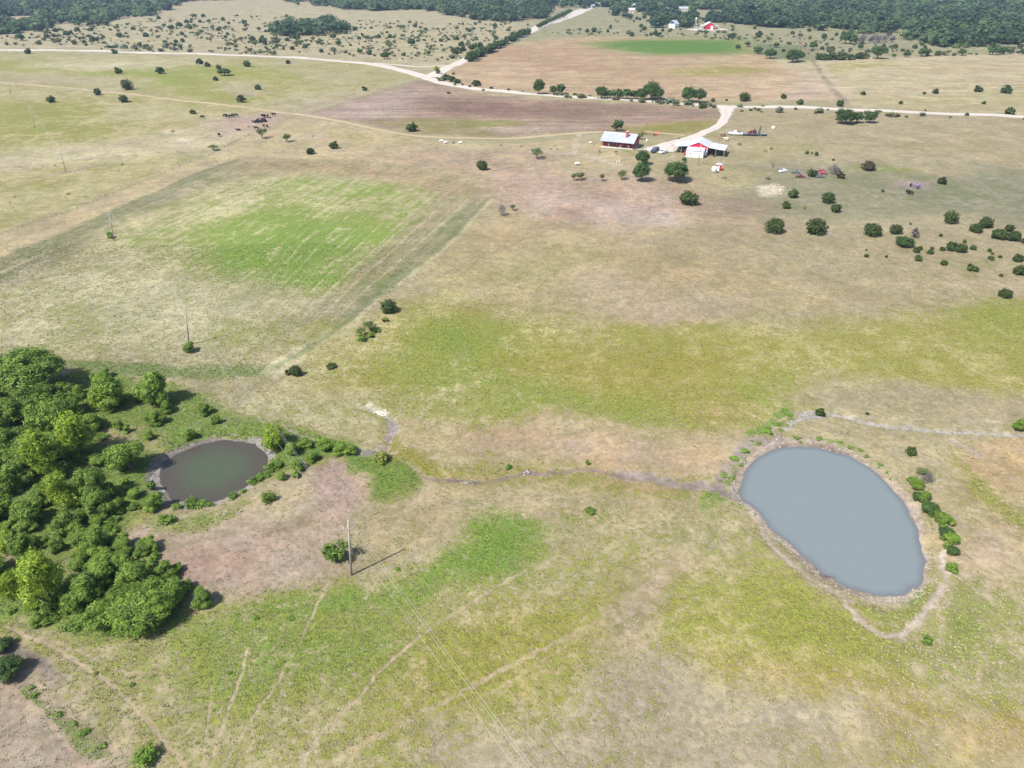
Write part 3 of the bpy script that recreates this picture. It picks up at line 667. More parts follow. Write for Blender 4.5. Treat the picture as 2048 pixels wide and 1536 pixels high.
pm = fastmesh('puddle_water', [(p.x, p.y, zz) for p in pc], [[0, 1, 2, 3, 4]], mw); tag(link('puddle_water', pm), kind='structure')

# ------------------------------------------------------------------ roads and tracks
def road_mat(name, c1, c2, c3):
    m, t, b = newmat(name); pos = nd(t, 'ShaderNodeTexCoord').outputs['Object']
    f = noise(t, .35, 7, .65, pos); f2 = noise(t, .05, 3, .5, pos)
    a = nd(t, 'ShaderNodeAttribute', attribute_name='edge').outputs['Fac']
    c = mixc(t, mapr(t, f, .35, .65, 0, 1), c1, c2)
    c = mixc(t, mapr(t, math_(t, 'ADD', a, math_(t, 'MULTIPLY', math_(t, 'SUBTRACT', f, .5), 1.6)), .7, 1.1, 0, .85), c, c3)
    if name == 'pale_dirt':    # grass left standing between the wheel ruts
        c = mixc(t, math_(t, 'MULTIPLY', mapr(t, a, .1, .34, .75, 0), mapr(t, f2, .35, .6, .3, 1)), c, c3)
    else:
        c = mixc(t, math_(t, 'MULTIPLY', mapr(t, a, .1, .3, .22, 0), mapr(t, f2, .35, .6, .3, 1)), c, c3)
    t.links.new(c, b.inputs['Base Color']); b.inputs['Roughness'].default_value = .95; b.inputs['Specular IOR Level'].default_value = .1
    return m
M['gravel'] = road_mat('white_gravel', alb((240,228,214)), alb((252,244,234)), alb((206,186,150)))
M['dirt'] = road_mat('pale_dirt', alb((216,192,156)), alb((232,212,178)), alb((198,178,124)))
def ribbon(name, pts, wd, mat, lift=.03, seg=3.0, label=None):
    P = catmull([pix2(a, b) for a, b in pts], 12); W = np.interp(np.linspace(0, 1, len(P)), np.linspace(0, 1, len(pts)), wd if hasattr(wd, '__len__') else [wd] * len(pts))
    d = np.r_[0, np.cumsum(np.linalg.norm(np.diff(P, axis=0), axis=1))]; n = max(int(d[-1] / seg), 2)
    q = np.linspace(0, d[-1], n + 1); X = np.interp(q, d, P[:, 0]); Y = np.interp(q, d, P[:, 1]); W = np.interp(q, d, W)
    T = np.stack([np.gradient(X), np.gradient(Y)], 1); T /= np.linalg.norm(T, axis=1)[:, None]; N = np.stack([-T[:, 1], T[:, 0]], 1)
    cs = np.linspace(-1, 1, 7); V = []; E = []
    wob1 = (vnoise(q / 4, q * 0, 5) - .5) * .3 + (vnoise(q / 1.3, q * 0, 8) - .5) * .14; wob2 = (vnoise(q / 4, q * 0, 6) - .5) * .3 + (vnoise(q / 1.3, q * 0, 9) - .5) * .14
    for c_ in cs:
        wb = np.where(c_ > 0, wob1, wob2) * abs(c_)
        off = (c_ + np.sign(c_) * wb) * W / 2
        x = X + N[:, 0] * off; y = Y + N[:, 1] * off
        z = height(x, y) + lift + .05 * (1 - abs(c_)); z[:] = z - (.06 if abs(c_) == 1 else 0)
        V.append(np.stack([x, y, z], 1)); E.append(np.full(len(x), abs(c_)))
    m_ = len(cs); V = np.stack(V, 1).reshape(-1, 3); E = np.stack(E, 1).ravel()
    i = (np.arange(n)[:, None] * m_ + np.arange(m_ - 1)[None, :]).ravel()
    Fq = np.stack([i, i + 1, i + m_ + 1, i + m_], 1)
    tag(link(name, fastmesh(name, V, Fq, mat, {'edge': E}, True)), kind='structure')
ribbon('gravel_road', [(-350,101),(0,101),(150,102),(300,105),(450,109),(560,113),(650,119),(720,126),(770,133),(820,145),(860,158),(900,168),(960,178),(1040,186),(1140,193),(1250,200),(1350,206),(1450,212),(1550,214),(1700,219),(1850,225),(2048,233),(2300,243)],
       [12,12,12,12,11,11,10,9,9,9,9,8,7.5,7.5,7.5,7.5,7.5,8,8,8,8,8,8], M['gravel'], .05, 4)
ribbon('side_road', [(862,155),(885,141),(905,131),(935,118),(985,97),(1030,77),(1062,63),(1085,51),(1110,42),(1140,30),(1180,14)], [12,10,10,11,11,12,14,16,18,20,20], M['gravel'], .10, 4)
ribbon('link_road', [(745,127),(790,130),(840,133),(872,132),(895,131)], [5,5,5,5,6], M['gravel'], .08, 3)
ribbon('driveway', [(1453,214),(1452,232),(1444,246),(1425,259),(1395,271),(1360,282),(1330,291),(1316,301)], [9,5,5,5,5.5,6,7,9], M['gravel'], .12, 1.5)
ribbon('parking_yard', [(1292,303),(1310,301),(1330,299),(1352,299),(1372,302)], [4,12,12,9,6], M['gravel'], .16, 1.0)
ribbon('garden_path', [(1262,298.5),(1275,300),(1292,302.5)], 1.1, M['gravel'], .2, .6)
ribbon('farm_track', [(-350,134),(0,165),(150,177),(300,193),(450,211),(600,229),(700,247),(800,266),(900,275),(1000,277),(1100,271),(1160,265),(1205,262.5)], [3.6,3.6,3.4,3.2,3.2,3.4,3.4,3.2,2.8,2.6,3,4,3], M['dirt'], .03, 2)
ribbon('house_track', [(1290,261),(1330,266),(1370,270)], 2.4, M['dirt'], .03, 2)

# ------------------------------------------------------------------ trees
def leaf_cloud(lobes, nclump, per, leaf, cr, rs, upb=.2, droop=0, fill=.35, flat=1.0, asp=1.0):
    """triangular leaf sprays gathered into clumps over and inside the lobes"""
    lobes = np.array(lobes, float); vol = (lobes[:, 3] * lobes[:, 4] * lobes[:, 5]) ** .667; pr = vol / vol.sum()
    li = rs.choice(len(lobes), nclump, p=pr)
    u = rs.normal(size=(nclump, 3)); u[:, 2] += upb; u /= np.linalg.norm(u, axis=1)[:, None]
    rad = np.where(rs.rand(nclump) < fill, rs.uniform(.3, .85, nclump), rs.uniform(.72, 1.22, nclump))
    C = lobes[li, :3] + u * lobes[li, 3:6] * rad[:, None]
    tone = np.clip(rs.normal(.5, .32, nclump), 0, 1)
    C = np.repeat(C, per, 0); U = np.repeat(u, per, 0); T = np.repeat(tone, per)
    n = len(C); off = rs.normal(size=(n, 3)); off /= np.linalg.norm(off, axis=1)[:, None]
    off *= (rs.rand(n) ** .4 * cr)[:, None]; off[:, 2] *= flat; off[:, 2] -= droop * rs.rand(n)
    P = C + off
    P[:, 2] = np.maximum(P[:, 2], .05)
    nrm = U * .7 + off / cr * .6 + rs.normal(size=(n, 3)) * .45; nrm[:, 2] += .25; nrm /= np.linalg.norm(nrm, axis=1)[:, None]
    a = np.cross(nrm, rs.normal(size=(n, 3))); a /= np.linalg.norm(a, axis=1)[:, None]; b = np.cross(nrm, a)
    s = (leaf * rs.uniform(.45, 1.6, n))[:, None]; wa = .5 * asp; wb = .75 / asp ** .6
    V = np.stack([P - a * s * wa, P + b * s * wb + a * s * .1, P + a * s * wa, P - b * s * wb], 1).reshape(-1, 3)
    Fq = np.arange(n * 4).reshape(-1, 4)
    tone = np.repeat(np.clip(T + rs.normal(0, .12, n), 0, 1), 4)
    return V, Fq, tone
def make_lobes(kind, rs):
    L = []
    if kind in ('cedar', 'browncedar'):
        L.append((0, 0, 1.35, 1.7, 1.7, 1.5))
        for i in range(7):
            a = rs.uniform(0, 6.28); L.append((math.cos(a) * .95, math.sin(a) * .95, rs.uniform(.7, 1.9), rs.uniform(.8, 1.1), rs.uniform(.8, 1.1), rs.uniform(.7, 1.1)))
    elif kind in ('oak', 'broad'):
        L.append((0, 0, 5.4, 3.4, 3.4, 2.1))
        for i in range(9):
            a = i / 9 * 6.28 + rs.uniform(-.3, .3); r = rs.uniform(2.2, 3.3); L.append((math.cos(a) * r, math.sin(a) * r, rs.uniform(3.2, 5.6), rs.uniform(1.3, 2), rs.uniform(1.3, 2), rs.uniform(1.1, 1.6)))
    elif kind == 'hack':
        for i in range(14):
            a = rs.uniform(0, 6.28); r = rs.uniform(0, 1.9); L.append((math.cos(a) * r, math.sin(a) * r, rs.uniform(1.3, 4.9) - r * .4, rs.uniform(.6, 1.25), rs.uniform(.6, 1.25), rs.uniform(.6, 1.3)))
    elif kind in ('willow',):
        for i in range(9):
            a = rs.uniform(0, 6.28); r = rs.uniform(0, 1.5); L.append((math.cos(a) * r, math.sin(a) * r, rs.uniform(1.8, 5.8) - r * .5, rs.uniform(.7, 1.15), rs.uniform(.7, 1.15), rs.uniform(1.0, 1.7)))
    elif kind in ('mesquite',):
        for i in range(9):
            a = i / 9 * 6.28 + rs.uniform(-.3, .3); r = rs.uniform(.8, 2.2); L.append((math.cos(a) * r, math.sin(a) * r, rs.uniform(2.3, 3.7), rs.uniform(.8, 1.2), rs.uniform(.8, 1.2), rs.uniform(.5, .8)))
        L.append((0, 0, 3.6, 1.3, 1.3, .8))
    else:   # low shrubs
        for i in range(6):
            a = rs.uniform(0, 6.28); r = rs.uniform(0, .55); L.append((math.cos(a) * r, math.sin(a) * r, rs.uniform(.3, .75), rs.uniform(.28, .5), rs.uniform(.28, .5), rs.uniform(.25, .45)))
    return L
#  kind: base width, clumps hi/lo, leaves per clump, leaf hi/lo, clump radius, droop, fill, sits on ground
SPEC = {'cedar': (4.4, 420, 80, 14, .17, .52, .34, 0, .3, 1), 'browncedar': (4.4, 420, 80, 14, .17, .52, .34, 0, .3, 1),
        'oak': (9.6, 620, 110, 16, .30, .95, .75, 0, .35, 0), 'broad': (9.0, 1300, 110, 18, .24, .95, .6, .1, .35, .5), 'hack': (6.4, 900, 100, 18, .20, .75, .5, .1, .4, .8),
        'willow': (4.6, 560, 100, 16, .15, .6, .42, .35, .3, .6), 'mesquite': (6.2, 300, 70, 14, .13, .4, .42, .15, .5, 0),
        'shrub': (1.8, 110, 34, 12, .11, .24, .2, 0, .4, 1), 'bluegreen': (1.8, 110, 34, 12, .11, .24, .2, 0, .4, 1), 'yellowshrub': (1.8, 110, 34, 12, .1, .22, .22, 0, .4, 1),
        'dead': (1.8, 90, 30, 9, .05, .14, .24, 0, .5, 1)}
TR = {}
def tree_meshes(kind, lod):
    key = (kind, lod)
    if key in TR: return TR[key]
    W, hi, lo, per, lh, ll, cr, dr, fill, _ = SPEC[kind]; out = []
    for v in range(4 if lod == 0 else 3):
        rs = np.random.RandomState(hash((len(kind) * 31 + ord(kind[0]) * 7 + ord(kind[-1]) + lod * 5 + v)) % 9999)
        lobes = make_lobes(kind, rs)
        n, lf, p = (hi, lh, per) if lod == 0 else (lo, ll, 8)
        Vt, Fq, tone = leaf_cloud(lobes, n, p, lf, cr, rs, .25, dr, fill, 1.0, .5 if kind in ('hack', 'broad', 'willow', 'mesquite', 'shrub') and lod == 0 else .8)
        cm = fastmesh(kind + '_crown', Vt, Fq, M[kind], {'tone': tone})
        mb = MB(); rr = random.Random(v)
        if kind in ('cedar', 'browncedar'):
            mb.tube([(0, 0, -.2), (.05, 0, 1), (0, .05, 2)], [.16, .12, .04], 7)
            for q in lobes[1:4]: mb.tube([(0, 0, .25), (q[0] * .5, q[1] * .5, q[2] * .5), (q[0] * .8, q[1] * .8, q[2])], [.09, .06, .02], 5)
        elif kind in ('oak', 'broad'):
            mb.tube([(0, 0, -.3), (.1, 0, 1.3), (.05, .1, 2.6), (0, 0, 4.6)], [.48, .34, .28, .1], 9)
            for q in lobes[1:8]: mb.tube([(.05, .05, 1.9), (q[0] * .45, q[1] * .45, q[2] * .72), (q[0] * .9, q[1] * .9, q[2])], [.2, .13, .04], 6)
        elif kind in ('hack', 'willow'):
            for q in lobes[:6]: mb.tube([(q[0] * .12, q[1] * .12, -.2), (q[0] * .4, q[1] * .4, q[2] * .45), (q[0] * .9, q[1] * .9, q[2])], [.16, .11, .03], 6)
        elif kind == 'mesquite':
            mb.tube([(0, 0, -.2), (.15, .05, .8), (.1, 0, 1.3)], [.24, .19, .16], 7)
            for q in lobes[:7]: mb.tube([(.12, .03, 1.0), (q[0] * .5, q[1] * .5, q[2] * .7), (q[0] * .95, q[1] * .95, q[2])], [.12, .08, .025], 5)
        else:
            for q in lobes[:5]: mb.tube([(q[0] * .1, q[1] * .1, -.1), (q[0] * .6, q[1] * .6, q[2] * .6), (q[0], q[1], q[2])], [.03, .02, .008], 4)
        tmp = mb.build('trunk', M['greybark'] if kind == 'dead' else M['bark']); tm = tmp.data; bpy.data.objects.remove(tmp)
        out.append((cm, tm))
    TR[key] = out
    return out
rng = random.Random(7)
NAMES = {'cedar': ('cedar_bush', 'bush'), 'browncedar': ('cedar_bush', 'bush'), 'oak': ('oak_tree', 'tree'), 'hack': ('leafy_tree', 'tree'), 'willow': ('willow_tree', 'tree'),
         'mesquite': ('mesquite_tree', 'tree'), 'broad': ('leafy_tree', 'tree'), 'shrub': ('green_shrub', 'shrub'), 'bluegreen': ('silver_shrub', 'shrub'), 'yellowshrub': ('yellow_shrub', 'shrub'), 'dead': ('bare_shrub', 'shrub')}
def plant(kind, px, py, wpx, label, group=None, zs=1.0, xs=1.0, name=None, cat=None):
    p = at(px, py); W = wpx * depth(p.y, p.z) / F
    sp = SPEC[kind]; s = W / sp[0]
    back = sp[9] * W * .42
    q = grd(p.x * (1 + back / max(p.length, 1)), p.y + back)
    meshes = tree_meshes(kind, 0 if wpx > 24 else 1); cm, tm = meshes[rng.randrange(len(meshes))]
    nm, ct = NAMES[kind]; nm = name or nm; ct = cat or ct
    rz = rng.uniform(0, 6.28); jz = zs * rng.uniform(.92, 1.08)
    if wpx < 12:
        o = link(nm, cm, None, q, (0, 0, rz), (s * xs, s, s * jz)); tag(o, label, ct, group); return o
    e = empty(nm, q, rz if xs == 1 else 0, label, ct, group, (s * xs, s, s * jz))
    link('crown', cm, e); link('trunk', tm, e)
    return e
def grove(kind, label, group, pts, **kw):
    for p in pts: plant(kind, *p[:3], label, group, **{**kw, **(p[3] if len(p) > 3 else {})})

# --- the thicket at the left edge
plant('broad', 66, 800, 140, 'large spreading dark green tree at the upper end of the left-hand thicket', zs=.72)
plant('hack', 228, 826, 84, 'leafy tree above the small pond, right of the large spreading tree')
plant('willow', 212, 822, 62, 'yellow-green bushy tree standing against the leafy tree above the small pond')
plant('hack', 322, 820, 84, 'rounded green tree with fine leaves straight above the small pond')
plant('yellowshrub', 284, 806, 30, 'pale yellow shrub between two leafy trees above the small pond', zs=1.2)
plant('willow', 166, 930, 92, 'tallest bright lime tree in the middle of the left-hand thicket', zs=.9)
plant('willow', 95, 962, 80, 'lime-green tree left of the tallest bright tree in the thicket', zs=.9)
plant('willow', 132, 1030, 72, 'lime-green tree below the tallest bright tree in the thicket', zs=.9)
plant('willow', 106, 1228, 108, 'wide bright lime tree at the lower edge of the thicket', zs=.75)
plant('willow', 28, 1200, 56, 'small lime-green tree at the left edge beside the wide bright tree')
plant('willow', 20, 1110, 46, 'narrow yellow-green tree on the left edge of the picture')
plant('broad', 302, 1262, 132, 'largest round leafy tree at the lower right end of the thicket', zs=.6)
plant('hack', 206, 1022, 92, 'dark leafy tree just left of the small pond', zs=.95)
plant('hack', 204, 1046, 78, 'dark leafy tree in front of another beside the small pond', zs=.8)
plant('hack', 266, 955, 88, 'mid green tree overhanging the left bank of the small pond', zs=.85)
grove('hack', 'green leafy tree in the dense thicket left of the small pond', 'trees of the thicket',
      [(80,838,86),(145,846,78),(28,866,84),(100,880,88),(188,872,58),(20,925,84),(68,940,90),(38,990,80),(120,912,60),(12,1046,72),(62,1062,78),(8,1004,70),(95,1020,60),(45,1128,72),(0,1160,60),(140,1078,68),
       (165,1098,52),(200,1122,76),(115,1112,42),(210,1182,84),(180,1215,84),(278,1205,92),(338,1165,54),(245,1160,66),(150,1240,58),(355,1222,72),(209,1280,84),(60,1180,56),(130,870,60),(50,905,70),(0,900,80),(240,1240,70),
       (-30,1080,90),(-30,980,90),(-30,890,90),(-20,1180,70)], zs=.8)
grove('hack', 'small leafy tree scattered on the grass around the thicket', 'small trees around the thicket',
      [(215,758,30),(189,765,22),(131,805,52),(240,862,28),(257,868,24),(314,856,46),(335,832,36),(410,835,36),(431,852,28),(385,886,32),(300,882,28),(258,1115,30),(245,1125,30),(314,1108,26),(412,1225,58),(160,800,40)], zs=.75)
ru = random.Random(31); TH = [(0,800),(150,790),(200,870),(330,890),(310,990),(240,1080),(330,1120),(390,1180),(260,1290),(120,1270),(0,1250)]; n_ = 0
while n_ < 125:
    x, y = ru.uniform(0, 420), ru.uniform(780, 1300)
    if polysd(np.array([[x, y]], float), np.array(TH, float))[0] > 0: continue
    plant(ru.choice(['hack', 'hack', 'hack', 'shrub']), x, y, ru.uniform(20, 50), 'low leafy bush filling a gap between the trees of the left-hand thicket', 'undergrowth of the thicket', zs=.62, name='leafy_bush', cat='bush'); n_ += 1
grove('oak', 'low tree at the extreme left edge below the thicket', 'trees at the lower left edge', [(16,1352,66),(4,1300,46)], zs=.7)
# --- around the small pond
plant('willow', 548, 905, 64, 'bright green rounded tree on the right bank of the small pond', zs=.8)
plant('hack', 585, 915, 42, 'dark green tree right of the bright one by the small pond', zs=.7)
plant('hack', 309, 1030, 60, 'broad bush at the lower left corner of the small pond', zs=.6)
plant('shrub', 306, 985, 24, 'upright lime shrub on the left bank of the small pond', zs=1.4)
plant('shrub', 538, 1013, 36, 'round green bush right of the small pond on bare ground')
plant('shrub', 331, 1056, 38, 'flat green bush below the small pond', zs=.7)
grove('shrub', 'green shrub growing along the lower rim of the small pond', 'shrubs on the rim of the small pond',
      [(383,1020,36),(404,1018,34),(355,1022,22),(466,1002,26),(508,974,34),(528,962,30),(545,950,40),(556,938,30),(488,988,16),(420,1016,20)], zs=.75)
grove('hack', 'bush in the green line running right from the small pond', 'bushes right of the small pond',
      [(612,900,34),(628,928,34),(650,908,40),(684,915,46),(704,912,34),(600,945,36),(566,962,26),(592,958,22),(640,892,24),(668,900,30)], zs=.6)
plant('yellowshrub', 765, 930, 40, 'yellowish bush beside the puddle, right of the green line of bushes', zs=.9)
# --- bushes by the poles
plant('shrub', 676, 1142, 62, 'bright green bush leaning against the nearest utility pole', zs=1.15)
plant('hack', 380, 708, 30, 'dark green bush at the foot of the second utility pole', zs=.8)
plant('shrub', 221, 479, 20, 'dark bush at the foot of the third utility pole', zs=1.1)
# --- field edge
plant('cedar', 778, 630, 36, 'round cedar with grey underside at the corner of the worked field')
plant('mesquite', 741, 664, 36, 'feathery dark bush below the round cedar at the field edge', zs=.9)
plant('mesquite', 722, 672, 28, 'thin feathery bush left of another at the field edge', zs=.9)
grove('shrub', 'low grey-green shrub at the foot of the feathery bushes', 'low shrubs at the field edge', [(725,686,26),(742,678,22),(770,646,18),(752,668,20)], zs=.7)
plant('cedar', 594, 756, 26, 'conical dark cedar below the pale bare strip', zs=1.3)
plant('cedar', 578, 752, 15, 'smaller dark cedar left of the conical one')
plant('cedar', 664, 740, 24, 'flat dark cedar right of the conical one', zs=.5)
# --- the meadow
plant('shrub', 1178, 1032, 26, 'lone green bush in the meadow between the two ponds', zs=.7)
plant('shrub', 1016, 942, 18, 'small bush on the creek bottom left of the red grass', zs=.8)
plant('shrub', 1177, 932, 14, 'small bush on the creek bottom in the red grass', zs=.8)
plant('cedar', 1638, 834, 21, 'dark cedar on the pale creek bed above the big pond', zs=1.1)
plant('cedar', 1734, 831, 8, 'tiny cedar on the creek bed above the big pond')
plant('cedar', 1820, 914, 24, 'single dark cedar above the hedge of the big pond')
plant('mesquite', 1846, 950, 34, 'feathery green tree above the hedge of the big pond', zs=.6)
plant('dead', 1857, 972, 36, 'brownish open bush below the feathery tree by the big pond', zs=1.0)
plant('hack', 2036, 868, 34, 'green tree beside the stony creek at the right edge', zs=.8)
for k_, (x, y, wd, kd) in enumerate([(1821,972,24,'shrub'),(1829,986,34,'hack'),(1836,1000,26,'oak'),(1847,1010,38,'hack'),(1858,1026,40,'oak'),(1864,1036,28,'shrub'),(1871,1046,32,'hack'),(1882,1060,44,'hack'),(1890,1074,32,'oak'),(1884,1086,20,'shrub'),(1898,1092,36,'hack'),(1903,1108,26,'oak'),(1893,1102,20,'shrub')]):
    plant(kd, x, y, wd, 'dark bush of the hedge on the right bank of the big pond', 'hedge on the bank of the big pond', zs={'hack': .62, 'oak': .75, 'shrub': .9}[kd], name='hedge_bush', cat='bush')
plant('hack', 1902, 1150, 34, 'round bush standing alone at the lower end of the pond hedge', zs=.6)
plant('shrub', 1852, 1296, 26, 'small bright bush in the grass below the big pond')
grove('shrub', 'small weed bush in the foreground grass at the lower left', 'weed bushes in the foreground',
      [(265,1376,14),(192,1352,12),(460,1352,13),(512,1243,15),(174,1475,26),(118,1437,20),(70,1400,20),(795,1144,14),(585,1243,14),(62,1385,16),(210,1500,18),(150,1455,16)], zs=.6)
plant('shrub', 298, 1545, 60, 'wide bush cut by the bottom edge at the lower left', zs=.8)
grove('shrub', 'small green weed along the foot of the big pond dam', 'weeds around the big pond',
      [(1407,780,9),(948,846,8),(965,851,7),(975,905,8),(1535,860,16),(1500,870,20),(1515,893,16),(1490,905,14),(1480,935,16),(1465,960,12),(1440,965,10),(1560,850,14),(1570,822,14),(1560,905,8),(1600,888,10),(1680,888,12),(1720,905,14),(1735,918,12),(1760,935,14),(1775,950,10),(1780,962,8),(1440,1000,10),(1480,1012,8),(1510,1030,8),(1446,956,20),(1467,924,23),(1486,910,23),(1504,885,9),(1534,871,23),(1550,854,20),(1576,833,18),(1592,884,18),(1637,884,18),(1697,901,18),(1729,918,7),(1757,937,7),(1417,993,15),(1485,1017,5)], zs=.24)
# --- farmstead trees
plant('oak', 1349, 363, 52, 'large round dark oak in front of the red barn', zs=.95)
plant('oak', 1282, 362, 36, 'tall oak left of the large round oak', zs=1.25)
plant('oak', 1284, 330, 32, 'tree behind the tall oak, beside the parked cars', zs=1.1)
plant('cedar', 1376, 414, 40, 'domed bush with grey patch on the bare slope below the farm', zs=1.05)
plant('mesquite', 1243, 359, 26, 'small open tree left of the tall oak')
plant('mesquite', 1203, 362, 16, 'slender small tree between the clump and the open tree', zs=1.3)
grove('mesquite', 'slender tree in the clump of thin trunks on the bare slope', 'clump of thin trees', [(1148,361,18),(1158,361,18),(1163,358,16)], zs=1.2)
plant('mesquite', 1074, 317, 32, 'leaning leafy tree beside the pale dirt track', zs=1.0)
plant('oak', 1235, 262, 22, 'dark round tree standing behind the red farmhouse', zs=1.1)
plant('mesquite', 1281, 279, 16, 'young tree with yellow leaves at the right end of the farmhouse', zs=1.1)
plant('mesquite', 1199, 305, 7, 'sapling left in front of the farmhouse'); plant('mesquite', 1232, 308, 9, 'sapling right in front of the farmhouse')
plant('oak', 1368, 325, 10, 'small treetop touching the left corner of the barn', zs=1.2)
plant('cedar', 965, 342, 25, 'dark cedar on its own left of the farm slope')
plant('cedar', 824, 265, 24, 'round grey-green cedar beside the farm track')
plant('cedar', 621, 310, 18, 'left one of two cedars above the worked field'); plant('cedar', 668, 299, 20, 'right one of two cedars above the worked field')
plant('mesquite', 525, 277, 28, 'mesquite tree with trunk showing beside the cattle'); plant('mesquite', 575, 284, 22, 'smaller mesquite right of the one by the cattle')
plant('mesquite', 428, 301, 25, 'low mesquite at the bend of the fence', zs=.7)
plant('dead', 1005, 436, 30, 'half-bare grey tree on the corner of the worked field', zs=1.3, name='bare_tree', cat='tree')
plant('mesquite', 1026, 421, 17, 'small green tree beside the half-bare grey tree')
# --- right-hand pasture
plant('oak', 1690, 248, 40, 'wide double oak below the gravel road', zs=.85); plant('oak', 1712, 246, 24, 'oak joined to the right side of the wide one', zs=1.0)
plant('oak', 1739, 246, 26, 'separate oak right of the wide double oak', zs=1.0)
plant('browncedar', 1734, 343, 30, 'rust-brown bush in the right-hand pasture', zs=.85)
plant('cedar', 1623, 355, 21, 'dense round cedar left of the junked red car'); plant('dead', 1660, 350, 30, 'pale grey bush right of the junked red car', zs=1.2)
plant('dead', 1672, 352, 20, 'grey bush touching the small cedar', zs=1.2)
plant('browncedar', 1680, 358, 18, 'small dark cedar right of the pale grey bushes'); plant('cedar', 1882, 370, 19, 'cedar beside the junk pile')
plant('cedar', 1546, 470, 42, 'first large cedar in the row, left end'); plant('cedar', 1630, 473, 45, 'second large cedar in the row, beside white rubble', zs=.9)
plant('cedar', 1742, 476, 38, 'third large cedar in the row'); plant('cedar', 1789, 471, 27, 'cedar above the spreading green bush')
plant('oak', 1808, 491, 42, 'spreading green bush at the right end of the cedar row', zs=.45); plant('dead', 1827, 478, 22, 'grey bare bush behind the spreading green bush', zs=1.6)
grove('cedar', 'cedar of the pair above the large cedar row', 'pair of cedars below the junk cars', [(1586,398,22),(1572,419,19)])
grove('cedar', 'cedar of the touching pair right of the light green weed', 'touching cedars', [(1654,409,28),(1669,427,23)])
plant('shrub', 1609, 418, 9, 'light green weed between the two cedar pairs', zs=.8)
grove('cedar', 'cedar of the scattered stand near the right edge', 'cedars near the right edge', [(1899,450,32),(1951,468,27),(1970,459,29),(2016,465,20),(1997,482,32),(2026,485,28),(2047,488,14),(2008,599,27),(2037,553,27),(2035,526,21)])
grove('cedar', 'small young cedar growing below the large cedars at the right', 'young cedars at the right',
      [(1832,507,15),(1839,501,11),(1859,510,13),(1864,500,8),(1836,524,17),(1884,503,12),(1901,504,24),(1920,508,25),(1929,487,9),(1946,501,13),(1979,505,10),(1982,522,14),(1984,510,7),(2000,517,8),(1887,532,15),(1942,544,20),(1950,545,14),(2001,554,9),(1732,516,10),(1772,516,7),(1732,502,5),(1881,474,8),(1765,385,8),(1821,450,6)])
grove('cedar', 'tiny cedar beyond the junked cars', 'tiny cedars beyond the junked cars', [(1666,322,6),(1633,312,9),(1614,309,8),(1624,308,5)], zs=1.1)
# --- upper-left field
plant('oak', 449, 151, 28, 'wide dark tree with spreading crown in the upper left field', zs=.6)
grove('cedar', 'dark round cedar dotting the green field below the gravel road', 'cedars in the upper left field',
      [(399,129,15),(415,134,12),(438,139,12),(431,162,11),(496,134,17),(576,128,11),(238,148,16),(321,148,18),(256,181,26),(196,191,16),(103,206,18),(250,206,20),(387,229,14),(483,206,19),(517,180,14),(230,108,12),(56,108,14),(730,182,13)])
grove('shrub', 'small tuft in the dry pasture between track and fence', 'tufts in the left pasture', [(245,330,8),(30,395,6),(135,390,8),(172,394,5),(20,406,5),(110,332,5)], zs=.5)
# --- along the gravel road
plant('oak', 1078, 188, 25, 'tallest round tree beside the gravel road', zs=1.3)
grove('oak', 'tree of the small clump right of the tallest roadside tree', 'roadside clump', [(1107,188,17),(1122,188,20)], zs=1.1)
grove('oak', 'tree in the dense row along the gravel road', 'tree row on the gravel road', [(1203,197,28),(1219,197,22),(1235,197,24),(1252,198,24),(1268,198,22),(1284,199,26),(1302,199,36,{'zs': 1.15}),(1315,200,26)], zs=.95)
grove('oak', 'tree of the tall pair above the driveway mouth', 'pair above the driveway', [(1376,204,32),(1397,205,28)], zs=1.1)
grove('bluegreen', 'silvery bush on the edge of the gravel road', 'silvery roadside bushes', [(1342,208,24),(1374,212,24),(1420,214,14),(1480,216,16)], zs=.7)
plant('cedar', 1403, 218, 15, 'round dark cedar left of the driveway mouth', zs=1.2)
grove('cedar', 'cedar on the verge of the gravel road right of the driveway', 'cedars right of the driveway', [(1488,204,26),(1567,198,13),(1600,210,15),(1679,214,17),(1801,209,9),(1967,209,9),(1870,188,13),(1848,189,8),(1956,185,18),(2010,188,24),(2020,230,20),(1725,191,11),(1933,232,9),(1591,220,7),(1850,222,5),(1453,202,6),(1425,204,10)], zs=.95)
plant('willow', 874, 148, 15, 'bright green bush in the fork of the gravel roads', zs=.6)
grove('cedar', 'low cedar on the outer bend of the gravel road', 'cedars on the road bend', [(893,160,18),(904,164,18),(914,167,16),(907,149,7),(953,173,20),(983,178,9),(1017,181,7),(898,188,9)], zs=.75)
grove('shrub', 'low green weed along the roadside ditch', 'ditch weeds', [(1150,191,12),(1165,192,10),(1045,184,6),(1180,193,8),(1340,200,8),(1655,221,8),(1760,225,9),(1525,214,9)], zs=.6)
# hedge beside the side road
r2 = random.Random(5)
for i in range(34):
    t = i / 33; x = 940 + t * 118 + r2.uniform(-2, 2); y = 121 - t * 56 + r2.uniform(-1, 1.5)
    plant('oak' if i % 2 else 'cedar', x, y + 2, (22 - 8 * t) * r2.uniform(.75, 1.15), 'tree in the long hedge along the side road', 'hedge along the side road', zs=1.0)
for i in range(12):
    t = i / 11; plant('oak', 1078 + t * 60, 58 - t * 30, 12, 'tree in the far hedge where the side road meets the woods', 'far hedge of the side road')
